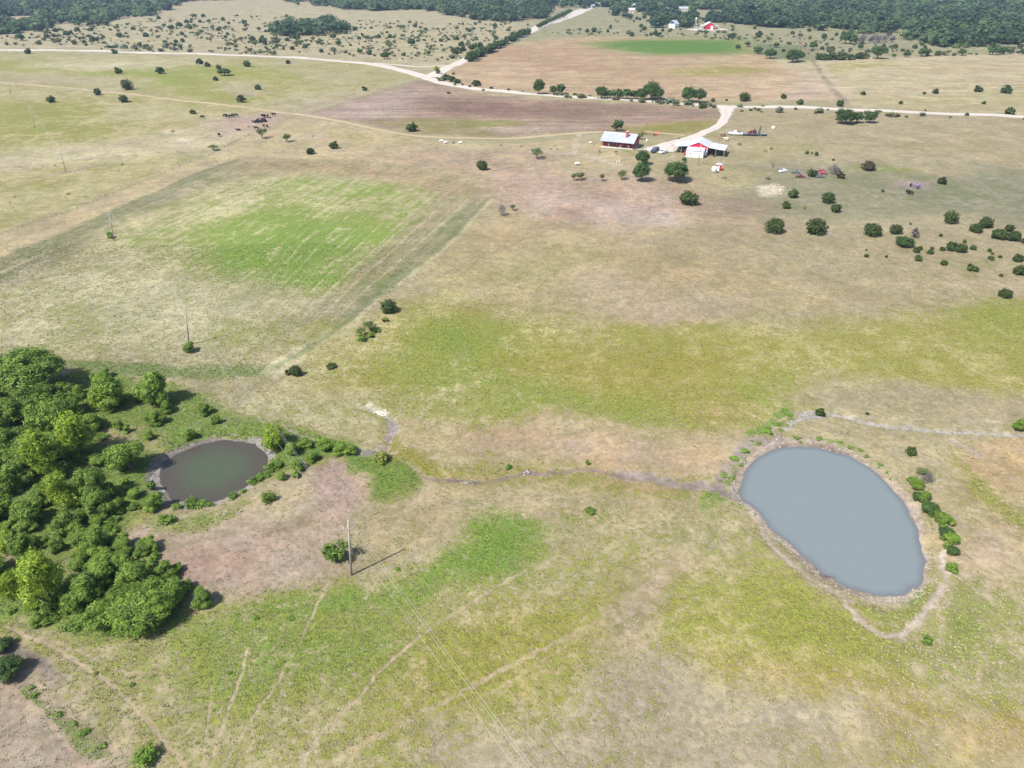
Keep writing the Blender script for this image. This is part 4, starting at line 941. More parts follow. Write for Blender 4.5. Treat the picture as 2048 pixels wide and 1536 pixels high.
# --- upper right edge
grove('oak', 'tree in the broken line along the far edge of the straw field', 'trees along the far field edge',
      [(1475,98,12),(1495,93,13),(1516,108,20),(1540,117,26),(1552,95,13),(1584,125,30),(1595,123,26),(1625,99,18),(1664,101,11),(1720,99,12),(1755,117,34),(1787,115,9),(1813,114,14),(1843,113,20),(1852,112,18),(1923,111,16),(1984,110,20),(2001,109,20),(2019,108,14),(2043,108,14)], zs=.9)
grove('cedar', 'low dark bush in the broken line along the far field edge', 'bushes along the far field edge',
      [(1566,104,9),(1644,100,10),(1642,121,22),(1658,121,24),(1674,121,22),(1690,121,22),(1704,120,18),(1717,119,20),(1732,118,16),(1789,97,12),(1805,103,9),(1874,112,12),(1462,77,17),(1456,80,6),(1620,78,8),(1830,97,12),(1850,96,8),(1600,105,7)], zs=.9)
grove('mesquite', 'bare purple-grey tree in the dead grove before the woods', 'dead grove', [], zs=1)
for x, y, wd in [(1712,88,26),(1726,88,28),(1742,87,28),(1757,86,28),(1772,86,26),(1784,85,18)]:
    plant('dead', x, y, wd, 'bare purple-grey tree in the dead grove before the woods', 'dead grove', zs=1.2, name='bare_tree', cat='tree')
grove('oak', 'dark tree at the left end of the dead grove', 'left end of the dead grove', [(1690,87,26),(1701,88,24)])

# --- scattered trees beyond the gravel road (dry hillside)
def inpoly(px, py, poly): return polysd(np.array([[px, py]], float), np.array(poly, float))[0] < 0
WOODS = [
 [(-300,-30),(-300,80),(0,74),(60,68),(110,60),(170,58),(215,50),(240,36),(300,30),(352,16),(420,12),(520,8),(640,14),(760,22),(820,20),(880,26),(930,36),(1000,44),(1060,36),(1110,22),(1180,14),(1180,-30)],
 [(1180,-30),(1180,22),(1260,26),(1300,34),(1400,36),(1450,30),(1470,34),(1500,50),(1560,54),(1600,50),(1640,62),(1700,66),(1790,64),(1850,82),(1900,94),(1980,94),(2060,88),(2300,86),(2300,-30)],
 [(1295,40),(1330,34),(1385,38),(1392,58),(1350,60),(1300,58)], [(1215,26),(1275,24),(1280,38),(1225,40)], [(1400,34),(1470,34),(1560,40),(1590,55),(1520,56),(1440,48),(1400,46)],
 [(535,56),(560,48),(640,44),(700,52),(700,70),(620,72),(550,71)], [(1010,18),(1080,10),(1110,22),(1070,34),(1000,40)]]
HOLES = [[(1385,22),(1530,22),(1540,36),(1385,36)], [(1186,14),(1225,14),(1225,24),(1186,24)], [(1252,14),(1278,14),(1278,32),(1252,32)], [(1328,22),(1346,22),(1346,30),(1328,30)], [(1354,22),(1382,22),(1382,34),(1354,34)], [(1332,52),(1362,52),(1362,62),(1332,62)], [(1900,50),(2048,44),(2048,56),(1900,60)], [(1640,58),(1700,60),(1690,72),(1640,70)],[(0,33),(68,33),(60,46),(0,48)], [(360,4),(560,-2),(600,14),(540,30),(420,28),(330,34)], [(1405,20),(1520,24),(1520,32),(1405,32)], [(1480,52),(1600,58),(1640,70),(1600,80),(1480,70)],
         [(1195,22),(1215,30),(1280,42),(1290,58),(1180,60),(1060,60),(1120,40)], [(700,28),(900,34),(980,52),(800,60),(700,50)], [(1395,46),(1470,46),(1480,62),(1385,64)],
         [(1290,0),(1345,0),(1345,4),(1290,5)], [(2010,50),(2048,52),(2048,58),(2010,56)], [(1250,8),(1275,8),(1275,16),(1250,16)], [(1354,14),(1382,14),(1382,24),(1354,24)], [(1776,58),(1830,60),(1830,76),(1790,74)], [(1880,62),(1920,66),(1920,72),(1880,70)]]
r3 = random.Random(12)
hill = [(0,74),(110,60),(230,52),(300,36),(480,28),(720,40),(900,50),(1060,40),(1060,62),(930,116),(860,124),(760,118),(500,98),(200,92),(0,94)]
n_ = 0
while n_ < 190:
    x, y = r3.uniform(0, 1060), r3.uniform(16, 122)
    if not inpoly(x, y, hill): continue
    if any(inpoly(x, y, q) for q in WOODS): continue
    k_ = r3.choices(['cedar', 'mesquite', 'oak'], [.52, .34, .14])[0]
    wd = (5 + y * .075) * r3.uniform(.45, 1.3) * (1.25 if k_ != 'cedar' else 1)
    lab = {'cedar': 'small dark cedar scattered on the dry hillside beyond the gravel road', 'mesquite': 'pale olive mesquite scattered on the dry hillside beyond the gravel road', 'oak': 'dark oak scattered on the dry hillside beyond the gravel road'}[k_]
    plant(k_, x, y, wd, lab, k_ + ' trees on the dry hillside', zs=.9); n_ += 1
grove('bluegreen', 'low green thicket bush on the far side of the gravel road', 'bushes behind the gravel road', [(215,97,14),(232,97,16),(250,98,16),(270,98,14),(290,98,14),(360,96,14),(380,96,12),(330,97,12),(520,106,14),(540,107,12)], zs=.8)
n_ = 0
while n_ < 75:
    x, y = r3.uniform(1130, 2048), r3.uniform(36, 100)
    if any(inpoly(x, y, q) for q in WOODS[:5]) or inpoly(x, y, [(1150,72),(1500,78),(1500,112),(1150,112)]) or inpoly(x, y, [(1380,40),(1445,40),(1450,66),(1370,66)]) or (x < 1200 and y < 58): continue
    k_ = r3.choice(['cedar', 'cedar', 'mesquite'])
    plant(k_, x, y, (6 + y * .07) * r3.uniform(.5, 1.2), 'small %s in the clearings before the far woods' % ('dark cedar' if k_ == 'cedar' else 'pale mesquite'), k_ + ' trees before the far woods'); n_ += 1

# --- the far woods: one mass
def build_mass(name, pos, sz, ht, tn, mat, label, cat, rs):
    n = len(pos)
    bm = bmesh.new(); bmesh.ops.create_icosphere(bm, subdivisions=1, radius=1); iv = np.array([v.co[:] for v in bm.verts]); ifc = np.array([[v.index for v in f.verts] for f in bm.faces]); bm.free()
    Vs, Fs, Ts, tmpl, NT, off = [], [], [], [], 5, 0
    for k_ in range(NT):
        core = iv * (1 + .25 * rs.normal(size=(len(iv), 1))) * .82
        u = rs.normal(size=(60, 3)); u[:, 2] += .35; u /= np.linalg.norm(u, axis=1)[:, None]
        a = np.cross(u, rs.normal(size=u.shape)); a /= np.linalg.norm(a, axis=1)[:, None]; b = np.cross(u, a); c0 = u * rs.uniform(.7, 1.15, (60, 1))
        s = rs.uniform(.16, .36, (60, 1)); tl = np.stack([c0 - a * s, c0 + a * s, c0 + b * s * 1.2 + u * .12], 1).reshape(-1, 3)
        tmpl.append((np.concatenate([core, tl]), np.concatenate([ifc, np.arange(180).reshape(-1, 3) + len(core)]), np.concatenate([np.full(len(core), .15), np.repeat(rs.uniform(.1, .95, 60), 3)])))
    zg = height(pos[:, 0], pos[:, 1]); which = rs.randint(0, NT, n)
    for k_ in range(NT):
        sel = np.nonzero(which == k_)[0]; Vt, Ft, Tt = tmpl[k_]
        ang = rs.uniform(0, 6.28, len(sel)); ca, sa = np.cos(ang)[:, None], np.sin(ang)[:, None]
        x = (Vt[None, :, 0] * ca - Vt[None, :, 1] * sa) * sz[sel, None] + pos[sel, 0][:, None]
        y = (Vt[None, :, 0] * sa + Vt[None, :, 1] * ca) * sz[sel, None] + pos[sel, 1][:, None]
        z = Vt[None, :, 2] * (ht[sel, None] * .55) + zg[sel, None] + ht[sel, None] * .5
        Vs.append(np.stack([x, y, z], 2).reshape(-1, 3))
        Fs.append((Ft[None] + (np.arange(len(sel)) * len(Vt))[:, None, None]).reshape(-1, 3) + off)
        Ts.append(np.clip(Tt[None] * .8 + tn[sel, None], 0, 1).ravel()); off += len(sel) * len(Vt)
    me = fastmesh(name, np.concatenate(Vs), np.concatenate(Fs), mat, {'tone': np.concatenate(Ts)})
    tag(link(name, me), label, cat, kind='stuff')
def woods():
    rs = np.random.RandomState(4)
    W2 = [pixarr([(a, max(b, -62)) for a, b in q]) for q in WOODS]; H2 = [pixarr(q) for q in HOLES]
    pts = []
    pos = []
    y = 560.
    while y < 5200:
        zc = depth(y); step = 8.5 if y < 1100 else (11 if y < 1800 else (16 if y < 3000 else 26))
        xs = np.arange(-.80 * zc, .80 * zc, step); xs = xs + rs.uniform(-.45, .45, len(xs)) * step
        pos.append(np.stack([xs, y + rs.uniform(-.45, .45, len(xs)) * step, np.full(len(xs), step)], 1)); y += step * .9
    pos = np.concatenate(pos)
    P = pos[:, :2]
    wob = np.stack([vnoise(P[:, 0] / 40, P[:, 1] / 40, 3) - .5, vnoise(P[:, 0] / 40, P[:, 1] / 40, 4) - .5], 1) * 34
    ins = np.zeros(len(P), bool)
    for q in W2: ins |= polysd(P + wob, q) < 0
    ins |= P[:, 1] > 1650
    for q in H2: ins &= ~(polysd(P + wob * .3, q) < 0)
    dens = vnoise(P[:, 0] / 55, P[:, 1] / 90, 9)
    ins &= rs.rand(len(P)) < np.clip(.05 + dens * 1.45, 0, 1)
    pos = pos[ins]; n = len(pos)
    zg = height(pos[:, 0], pos[:, 1]); sz = np.minimum(pos[:, 2], 12) * rs.choice([.36, .52, .75, 1.0], n, p=[.3, .3, .25, .15]) * rs.uniform(.8, 1.15, n)
    ht = np.clip(sz * 1.15 + rs.normal(0, .7, n), 2.2, 11)
    big = vnoise(pos[:, 0] / 90, pos[:, 1] / 130, 17); kind_ = vnoise(pos[:, 0] / 22, pos[:, 1] / 30, 18)
    tn = np.clip(big * .9 - .5 + (kind_ > .52) * .38 + rs.normal(0, .2, n), -.4, 1.0)
    build_mass('woodland', pos, sz, ht, tn, M['wood_far'], 'dense dark woodland filling the far distance along the top', 'woodland', rs)
    print('woods trees', n)
woods()
def scrub():
    rs = np.random.RandomState(14); out = []
    for q, n in ((hill, 1300), ([(1070,64),(1200,58),(1500,64),(1640,72),(1850,92),(2048,98),(2048,106),(1640,122),(1500,80),(1180,74)], 420), ([(860,162),(960,182),(1250,204),(1450,217),(1450,212),(1250,198),(960,175),(870,156)], 90), ([(200,102),(450,106),(560,110),(560,104),(400,94),(200,94)], 160),
                 ([(1480,218),(2048,238),(2048,244),(1480,224)], 40)):
        P = np.array(q, float); lo, hi = P.min(0), P.max(0); c = rs.uniform(lo, hi, (n * 6, 2)); c = c[polysd(c, P) < 0][:n]
        out.append(np.array([pix2(a, b) for a, b in c]))
    P = np.concatenate(out); P = P[vnoise(P[:, 0] / 30, P[:, 1] / 45, 23) + rs.rand(len(P)) * .5 > .62]; n = len(P)
    sz = rs.uniform(.35, 1.5, n) + (rs.rand(n) < .22) * rs.uniform(.3, 1.4, n); build_mass('scrub', P, sz, sz * 1.1, rs.uniform(-.2, .5, n), M['scrubm'], 'low olive scrub dotted over the dry hillside and road verges', 'scrub', rs)
scrub()

# ------------------------------------------------------------------ low vegetation and stones (uncountable)
def tufts():
    rs = np.random.RandomState(8); n = 420000
    v = rs.uniform(0, 1, n) ** .8
    Y = 38 + v * 150; Xs = rs.uniform(-.78, .78, n) * depth(Y)
    d, g, c, r, k = ground_colours(Xs, Y)
    nn = vnoise(Xs / 1.6, Y / 1.6, 41) * .5 + vnoise(Xs / .5, Y / .5, 42) * .5
    keep = (rs.rand(n) < .16 + .8 * (c - .1)) & (nn < .42 + c * .45)
    for poly in (POND_BIG, POND_SMALL): keep &= polysd(np.stack([Xs, Y], 1), poly) > .3
    g = np.where((rs.rand(n) < .25 + c * .75)[:, None], g * 1.0, d * .85); Xs, Y, g = Xs[keep], Y[keep], g[keep]; n = len(Xs); Z = height(Xs, Y)
    B = 6; ang = rs.uniform(0, 6.28, (n, B)); sp = rs.uniform(.03, .14, (n, B)); hh = rs.uniform(.04, .13, (n, B)) ; wd = rs.uniform(.05, .11, (n, B))
    cx = Xs[:, None] + np.cos(ang) * sp; cy = Y[:, None] + np.sin(ang) * sp
    tx, ty = -np.sin(ang), np.cos(ang)
    a = np.stack([cx - tx * wd, cy - ty * wd, Z[:, None] - .02 + 0 * cx], -1); b = np.stack([cx + tx * wd, cy + ty * wd, Z[:, None] - .02 + 0 * cx], -1)
    t = np.stack([cx + np.cos(ang) * sp * 1.2, cy + np.sin(ang) * sp * 1.2, Z[:, None] + hh], -1)
    V = np.stack([a, b, t], 2).reshape(-1, 3); Fq = np.arange(len(V)).reshape(-1, 3)
    colr = np.repeat(g * rs.uniform(1.0, 1.5, (n, 1)), B * 3, 0)
    m, tt, bb = newmat('weed_leaves'); tt.links.new(nd(tt, 'ShaderNodeAttribute', attribute_name='col').outputs['Color'], bb.inputs['Base Color']); bb.inputs['Roughness'].default_value = .8; bb.inputs['Specular IOR Level'].default_value = .15
    tag(link('grass_tufts', fastmesh('grass_tufts', V, Fq, m, {'col': colr})), 'short green weed and grass tufts covering the pasture', 'grass', kind='stuff')
    print('tufts', n)
tufts()
def stones(name, label, X, Y, size, col, seed):
    rs = np.random.RandomState(seed); bm = bmesh.new(); bmesh.ops.create_icosphere(bm, subdivisions=1, radius=1)
    iv = np.array([v.co[:] for v in bm.verts]); fc = np.array([[v.index for v in f.verts] for f in bm.faces]); bm.free()
    n = len(X); Z = height(X, Y); s = size * rs.uniform(.45, 1.4, n)
    V = iv[None] * (1 + .22 * rs.normal(size=(n, len(iv), 1))) * np.stack([s * rs.uniform(.7, 1.3, n), s * rs.uniform(.7, 1.3, n), s * .55], 1)[:, None, :]
    V = V + np.stack([X, Y, Z + s * .15], 1)[:, None, :]
    Fq = (fc[None] + (np.arange(n) * len(iv))[:, None, None]).reshape(-1, 3)
    o = link(name, fastmesh(name, V.reshape(-1, 3), Fq, simple(name + '_stone', col, .9, .25, 1.5)))
    tag(o, label, 'stones', kind='stuff')
rs = np.random.RandomState(2)
def ring(poly, n, lo, hi, cond=None):
    out = []
    l, h_ = poly.min(0) - hi, poly.max(0) + hi
    P = rs.uniform(l, h_, (n * 12, 2)); s = polysd(P, poly); P = P[(s > lo) & (s < hi)]
    if cond is not None: P = P[cond(P)]
    return P[:n]
A_ = ring(POND_SMALL, 1900, .05, 1.2, lambda P: vnoise(P[:, 0] / 2, P[:, 1] / 2, 3) > .47)
stones('pond_rubble', 'grey broken stones ringing the small pond', A_[:, 0], A_[:, 1], .11, (.27, .25, .225), 1)
A_ = ring(POND_BIG, 1300, .0, 1.4, lambda P: vnoise(P[:, 0] / 1.5, P[:, 1] / 1.5, 7) > .45)
stones('shore_rubble', 'small pale stones and clods along the shore of the big pond', A_[:, 0], A_[:, 1], .065, (.40, .36, .30), 2)
pts = []
for pl, wd, *_ in ROCKY:
    ln = pixarr(catmull(pl, 5)); L_ = np.linalg.norm(np.diff(ln, axis=0), axis=1); m_ = int(L_.sum() * 7)
    i = rs.choice(len(L_), m_, p=L_ / L_.sum()); t = rs.rand(m_, 1); pts.append(ln[i] + (ln[i + 1] - ln[i]) * t + rs.normal(0, wd * .4, (m_, 2)))
A_ = np.concatenate(pts); A_ = A_[(polysd(A_, POND_BIG) > .5) & (vnoise(A_[:, 0] / 1.3, A_[:, 1] / 1.3, 19) > .4)]
stones('creek_rubble', 'white and grey stones lying in the dry creek bed', A_[:, 0], A_[:, 1], .10, (.36, .34, .33), 3)
px = np.concatenate([rs.uniform(1000, 2040, 260), rs.normal(1850, 80, 380), rs.uniform(400, 1100, 60)]); py = np.concatenate([rs.uniform(1180, 1530, 260), rs.normal(1290, 60, 380), rs.uniform(1050, 1530, 60)])
W_ = np.array([pix2(a, b) for a, b in zip(px, py)]); W_ = W_[(polysd(W_, POND_BIG) > 2)]
stones('white_stones', 'scattered small white stones in the foreground grass', W_[:, 0], W_[:, 1], .038, (.66, .62, .55), 5)

# ------------------------------------------------------------------ utility poles and wires
def make_pole(px, py, tx, ty, label, group, hgt=None, arm=True, ang=0, rad=.15, transf=False):
    b = at(px, py)
    # height and lean from where the tip stands above the base, kept in the pole's own upright plane
    dr = ray(tx, ty); t = b.y / dr[1]; top = Vector((dr[0] * t, b.y, H + dr[2] * t)) - b
    e = empty('utility_pole', b, 0, label, 'utility pole', group)
    h_ = top.length; lean = top.normalized()
    pb = MB().tube([(0, 0, -.3), lean * h_ * .5, lean * h_], [rad, rad * .85, rad * .68], 10).build('pole', M['pole'], e, True)
    att = []
    ca, sa = math.cos(ang), math.sin(ang)
    if arm:
        for s_ in (-1, 1):
            c0 = lean * (h_ - 1.1); a = MB().tube([c0, c0 + Vector((ca * .65 * s_, sa * .65 * s_, .12))], .04, 6).build('crossarm', M['polem'], e)
            tip = c0 + Vector((ca * .65 * s_, sa * .65 * s_, .12))
            MB().tube([tip, tip + Vector((0, 0, .12)), tip + Vector((0, 0, .3))], [.05, .09, .05], 8).build('insulator', M['polem'], a)
            att.append(b + tip + Vector((0, 0, .3)))
        att.append(b + lean * (h_ + .12)); MB().tube([lean * h_, lean * (h_ + .14)], [.05, .07], 8).build('insulator', M['polem'], e)
        # neutral bracket lower on the pole
        att.append(b + lean * (h_ - 2.1) + Vector((ca * .2, sa * .2, 0)))
    if transf:
        c0 = lean * (h_ - 1.8) + Vector((.35, -.1, 0)); MB().tube([c0, c0 + Vector((0, 0, .15)), c0 + Vector((0, 0, .85)), c0 + Vector((0, 0, .95))], [.2, .27, .27, .12], 12).build('transformer', simple('transformer_grey', (.6, .6, .6), .5), e, True)
    return att
ln = [((703,1150),(696,1042),'nearest leaning grey utility pole, standing beside the bright green bush'),
      ((378,690),(370,613),'second utility pole of the line, rising from a dark green bush'),
      ((228,481),(217,421),'third utility pole of the line, on the edge of the worked field'),
      ((132,345),(119,297),'fourth utility pole of the line, in the dry pasture'),
      ((70,256),(60,215),'fifth utility pole of the line, in the upper left pasture'),
      ((22,189),(15,152),'farthest utility pole of the line, at the left edge beside the track')]
LD = math.atan2(60.9, -44.5)
ATT = []
for b_, t_, lb in ln: ATT.append(make_pole(*b_, *t_, lb, 'utility poles of the crossing line', ang=LD - math.pi / 2))
# the line goes on past the camera
p0, p1 = at(703, 1150), at(378, 690); nx = p0 + (p0 - p1)
q_ = grd(nx.x, nx.y); e = empty('utility_pole', q_, 0, 'utility pole below the viewpoint carrying on the line', 'utility pole', 'utility poles of the crossing line')
MB().tube([(0, 0, -.3), (0, 0, 9.1)], [.15, .1], 10).build('pole', M['pole'], e, True); nxt = []
for s_ in (-1, 1):
    ca, sa = math.cos(LD - math.pi / 2), math.sin(LD - math.pi / 2); tip = Vector((ca * .65 * s_, sa * .65 * s_, 8.1)); a = MB().tube([(0, 0, 8.0), tip], .04, 6).build('crossarm', M['polem'], e); nxt.append(q_ + tip + Vector((0, 0, .2)))
nxt += [q_ + Vector((0, 0, 9.2)), q_ + Vector((0, 0, 7.0))]
chain = [nxt] + ATT
for k_, lb in ((0, 'left outer power wire of the line crossing the foreground'), (1, 'right outer power wire of the line crossing the foreground'), (2, 'top power wire running over the pole tips')):
    pts = []
    for a, b in zip(chain[:-1], chain[1:]):
        A, B = a[k_], b[k_]; d_ = (B - A).length
        for i in range(14):
            t = i / 14; pts.append(A.lerp(B, t) - Vector((0, 0, 4 * d_ * .014 * t * (1 - t))))
    pts.append(chain[-1][k_])
    tag(MB().tube(pts, .010, 5).build('power_wire', M['wire'], None, True), lb, 'wire', 'power wires')
make_pole(1783, 236, 1788, 201, 'utility pole beside the gravel road at the right', None, arm=False, rad=.13)
make_pole(1547, 335, 1536, 294, 'leaning utility pole right of the barn', None, arm=False, rad=.13)
make_pole(1397, 331, 1402, 289, 'utility pole with a grey transformer in front of the barn', None, arm=False, rad=.13, transf=True)
make_pole(1289, 310, 1293, 274, 'dark utility pole with transformer between farmhouse and parked cars', None, arm=False, rad=.14, transf=True)

# ------------------------------------------------------------------ fences: thin posts with strands
def fence(pts, label, spacing=4.0, hgt=1.25):
    P = catmull([pix2(a, b) for a, b in pts], 6); d = np.r_[0, np.cumsum(np.linalg.norm(np.diff(P, axis=0), axis=1))]
    n = min(int(d[-1] / spacing), 95); q = np.linspace(0, d[-1], n + 1)
    X = np.interp(q, d, P[:, 0]); Y = np.interp(q, d, P[:, 1]); base = grd(X[0], Y[0])
    e = empty('wire_fence', base, 0, label, 'fence'); proto = None
    Z = [float(z) for z in height(X, Y)]
    for x, y, z in zip(X, Y, Z):
        if proto is None: proto = MB().tube([(0, 0, -.3), (0, 0, hgt)], [.06, .05], 6).build('post', M['pole'], e); o = proto
        else: o = proto.copy(); COL.objects.link(o); o.parent = e
        o.location = (x - base.x, y - base.y, z - base.z)
    s = MB()
    for h_ in (.45, .8, 1.15): s.tube([(x - base.x, y - base.y, z - base.z + h_) for x, y, z in zip(X, Y, Z)], .008, 3)
    s.build('wire_strands', M['wire'], e)
fence([(-80,500),(0,470),(200,397),(430,303),(545,246),(612,232)], 'thin post and wire fence running along the dirt line left of the worked field', 4)
fence([(410,302),(260,312),(130,325),(0,335)], 'thin post and wire fence branching left from the bend by the low mesquite', 5)
fence([(616,231),(660,213),(740,189),(815,164)], 'thin fence along the left side of the brown ploughed field', 4)
fence([(780,292),(900,300),(1060,302),(1140,303)], 'thin fence left of the pale dirt track', 5)
fence([(1440,331),(1520,334),(1600,340),(1650,345)], 'thin fence beyond the junked cars', 4)

# ------------------------------------------------------------------ buildings
M['redwall'] = simple('red_siding', (.26, .03, .04), .6, .12, 2)
M['redbarn'] = simple('red_barn_metal', (.52, .02, .055), .5, .08, 2)
M['whitewall'] = simple('white_metal_siding', (.74, .76, .80), .5, .05, 1.5)
M['glass'] = simple('dark_window_glass', (.03, .035, .05), .12, .1, 2, spec=.6)
M['trim'] = simple('white_trim', (.75, .73, .70), .6, .05, 3)
M['concrete'] = simple('pale_concrete', (.55, .52, .46), .85, .1, 2)
M['darkwood'] = simple('dark_door_wood', (.10, .05, .05), .6, .2, 3)
M['brickred'] = simple('red_chimney_brick', (.36, .08, .09), .85, .2, 6)
M['darkstuff'] = simple('dark_clutter', (.05, .05, .07), .7, .4, 2)  # plain dark tone for scrap, crates, seats, bumpers and rear walls
M['purple'] = simple('rusty_oxide', (.12, .06, .08), .7, .3, 2)
def roofmat(name, col, seam=.45):
    m, t, b = newmat(name); pos = nd(t, 'ShaderNodeTexCoord').outputs['Object']
    wv = nd(t, 'ShaderNodeTexWave', ins={'Scale': 1.0 / seam * .32, 'Distortion': 0}); t.links.new(pos, wv.inputs[0])
    f = noise(t, .5, 5, .6, pos); c = np.array(col)
    cc = mixc(t, mapr(t, f, .35, .65, 0, 1), c * .85, np.minimum(c * 1.1, .85)); cc = mixc(t, mapr(t, wv.outputs['Fac'], .9, 1, 0, .25), cc, c * .6)
    t.links.new(cc, b.inputs['Base Color']); b.inputs['Roughness'].default_value = .5; b.inputs['Metallic'].default_value = .15
    return m
M['roofgrey'] = roofmat('galvanised_roof', (.40, .43, .48)); M['roofwhite'] = roofmat('pale_metal_roof', (.60, .61, .64))
def frame2(a, b):
    A, B = at(*a), at(*b); d_ = B - A; return A, math.atan2(d_.y, d_.x), math.hypot(d_.x, d_.y)
# farmhouse (local x along the front, y to the back)
A, rz, L0 = frame2((1202, 294), (1260.5, 299.2))
hs_ = empty('farmhouse', A, rz, 'low red farmhouse with a grey metal roof, long front porch and red chimney', 'house')
Lh, Dp, Dh, ev = L0 + .9, 1.9, 8.0, 2.75     # porch depth, house depth, eave height
MB().box(-.1, Lh + .1, -.1, Dp + Dh + .1, -.3, .28).build('foundation', M['concrete'], hs_)
wl = MB(); rid = 2.35; ymid = (Dp + Dh) / 2
zs0 = ev + rid * (Dp / ymid) - .05
wl.add([(0, Dp, .35), (Lh, Dp, .35), (Lh, Dp, zs0), (0, Dp, zs0)], [(0, 1, 2, 3)])
for x in (0, Lh): wl.add([(x, Dp, .35), (x, Dp + Dh, .35), (x, Dp + Dh, ev), (x, ymid, ev + rid - .05), (x, Dp, zs0)], [(0, 1, 2, 3, 4)])
wl.add([(0, Dp + Dh, .35), (Lh, Dp + Dh, .35), (Lh, Dp + Dh, ev), (0, Dp + Dh, ev)], [(0, 1, 2, 3)])
wo = wl.build('wall', M['redwall'], hs_)
rf = MB(); o_ = .45; t_ = .12; sl_ = rid / ymid
yf, yb = -o_, Dp + Dh + o_; zf = ev - o_ * sl_
rf.prism([(yf, zf), (ymid, ev + rid), (yb, zf), (yb, zf + t_), (ymid, ev + rid + t_), (yf, zf + t_)], 0, 1)
rf.v = [(-o_ - .1 + (Lh + 2 * o_ + .2) * y, x, z) for x, y, z in rf.v]
ro = rf.build('roof', M['roofgrey'], hs_)
MB().tube([(-o_ - .1, ymid, ev + rid + t_ + .02), (Lh + o_ + .1, ymid, ev + rid + t_ + .02)], .07, 6).build('ridge_cap', M['trim'], ro)
cx_ = Lh * .74; ch = MB().box(cx_ - .45, cx_ + .45, ymid - 2.3, ymid - 1.4, ev, ev + rid + 1.4).build('chimney', M['brickred'], ro)
MB().box(cx_ - .52, cx_ + .52, ymid - 2.37, ymid - 1.33, ev + rid + 1.4, ev + rid + 1.52).build('chimney_cap', M['concrete'], ch)
for i in range(7):
    x = .12 + (Lh - .24) * i / 6; MB().box(x - .08, x + .08, .05, .21, .35, ev - .05).build('porch_post', M['redwall'], hs_)
for i, x in enumerate((1.4, 3.6, 7.4, 9.6, 11.8)):
    if x > Lh - 1: continue
    wf = MB().box(x - .55, x + .55, Dp - .06, Dp - .01, 1.2, 2.4).build('window', M['darkwood'], hs_); MB().box(x - .46, x + .46, Dp - .09, Dp - .065, 1.28, 2.32).build('pane', M['glass'], wf)
dr_ = MB().box(5.0, 6.0, Dp - .06, Dp - .01, .36, 2.45).build('door', M['darkwood'], hs_); MB().box(5.85, 5.92, Dp - .12, Dp - .07, 1.3, 1.4).build('handle', M['trim'], dr_)
for y in (Dp + 2.2, Dp + 5.4):
    wf = MB().box(Lh + .01, Lh + .06, y - .5, y + .5, 1.2, 2.3).build('window', M['trim'], hs_); MB().box(Lh + .065, Lh + .09, y - .42, y + .42, 1.28, 2.22).build('pane', M['glass'], wf)
def onh(A, rz, x, y, z=0):
    c_, s_ = math.cos(rz), math.sin(rz); return Vector((A.x + x * c_ - y * s_, A.y + x * s_ + y * c_, A.z + z))
# white porch chairs
def chair(loc, rz, label, group, mat):
    e = empty('porch_chair', loc, rz, label, 'chair', group)
    MB().box(-.3, .3, -.28, .28, .38, .44).build('seat', mat, e); MB().box(-.3, .3, .24, .3, .44, 1.0).build('backrest', mat, e)
    for x in (-.26, .26):
        for y in (-.24, .24): MB().box(x - .03, x + .03, y - .03, y + .03, 0, .38).build('leg', mat, e)
    return e
for i, x in enumerate((2.9, 7.9, 11.4)):
    chair(onh(A, rz, x, 1.1, .35), rz, 'white chair standing on the farmhouse porch', 'porch chairs', M['trim'])

# barn: main gable, lean-to roofs both sides, white shed in front
A, rz, L0 = frame2((1346.5, 306), (1446.5, 315))
bn = empty('barn', A, rz, 'red and white barn with open lean-to roofs on both sides', 'barn')
xl, xr = L0 * .305, L0 * .665; Db = 10.0; ez, pz = 3.4, 4.9; mid = (xl + xr) / 2
bw = MB()
for y in (0, Db): bw.add([(xl, y, 1.9), (xr, y, 1.9), (xr, y, ez), (mid, y, pz), (xl, y, ez)], [(0, 1, 2, 3, 4)])
for x in (xl, xr): bw.add([(x, 0, 0), (x, Db, 0), (x, Db, ez), (x, 0, ez)], [(0, 1, 2, 3)])
bw.build('gable_wall', M['redbarn'], bn)
MB().box(xl - .02, xr + .02, -.03, .06, 0, 1.9).build('lower_wall', M['whitewall'], bn)
for x in (xl, xr): MB().box(x - .12, x + .12, -.1, .1, 0, ez).build('corner_trim', M['trim'], bn)
rb = MB(); ov = .35; th = .1; s1 = (pz - ez) / (mid - xl)
rb.prism([(xl - ov, ez - ov * s1), (mid, pz), (xr + ov, ez - ov * s1), (xr + ov, ez - ov * s1 + th), (mid, pz + th), (xl - ov, ez - ov * s1 + th)], -ov, Db + ov).build('roof', M['roofwhite'], bn)
for x0, x1, za, zb in ((-.3, xl + .05, 2.55, 3.2), (xr - .05, L0 + .3, 3.15, 2.45)):
    MB().prism([(x0, za), (x1, zb), (x1, zb + .09), (x0, za + .09)], -.1, Db).build('lean_to_roof', M['roofwhite'], bn)
for x, zt in ((0, 2.55), (L0, 2.45)):
    for y in (.1, 3.3, 6.6, Db - .2): MB().box(x - .08, x + .08, y - .08, y + .08, -.2, zt).build('post', M['pole'], bn)
for x in (L0 * .15, L0 * .84):
    for y in (.1, Db - .2): MB().box(x - .07, x + .07, y - .07, y + .07, -.2, 2.8).build('post', M['pole'], bn)
MB().box(.2, xl - .2, Db - .12, Db - .04, 0, 2.5).build('rear_wall', M['darkstuff'], bn); MB().box(xr + .2, L0 - .2, Db - .12, Db - .04, 0, 2.4).build('rear_wall', M['darkstuff'], bn)
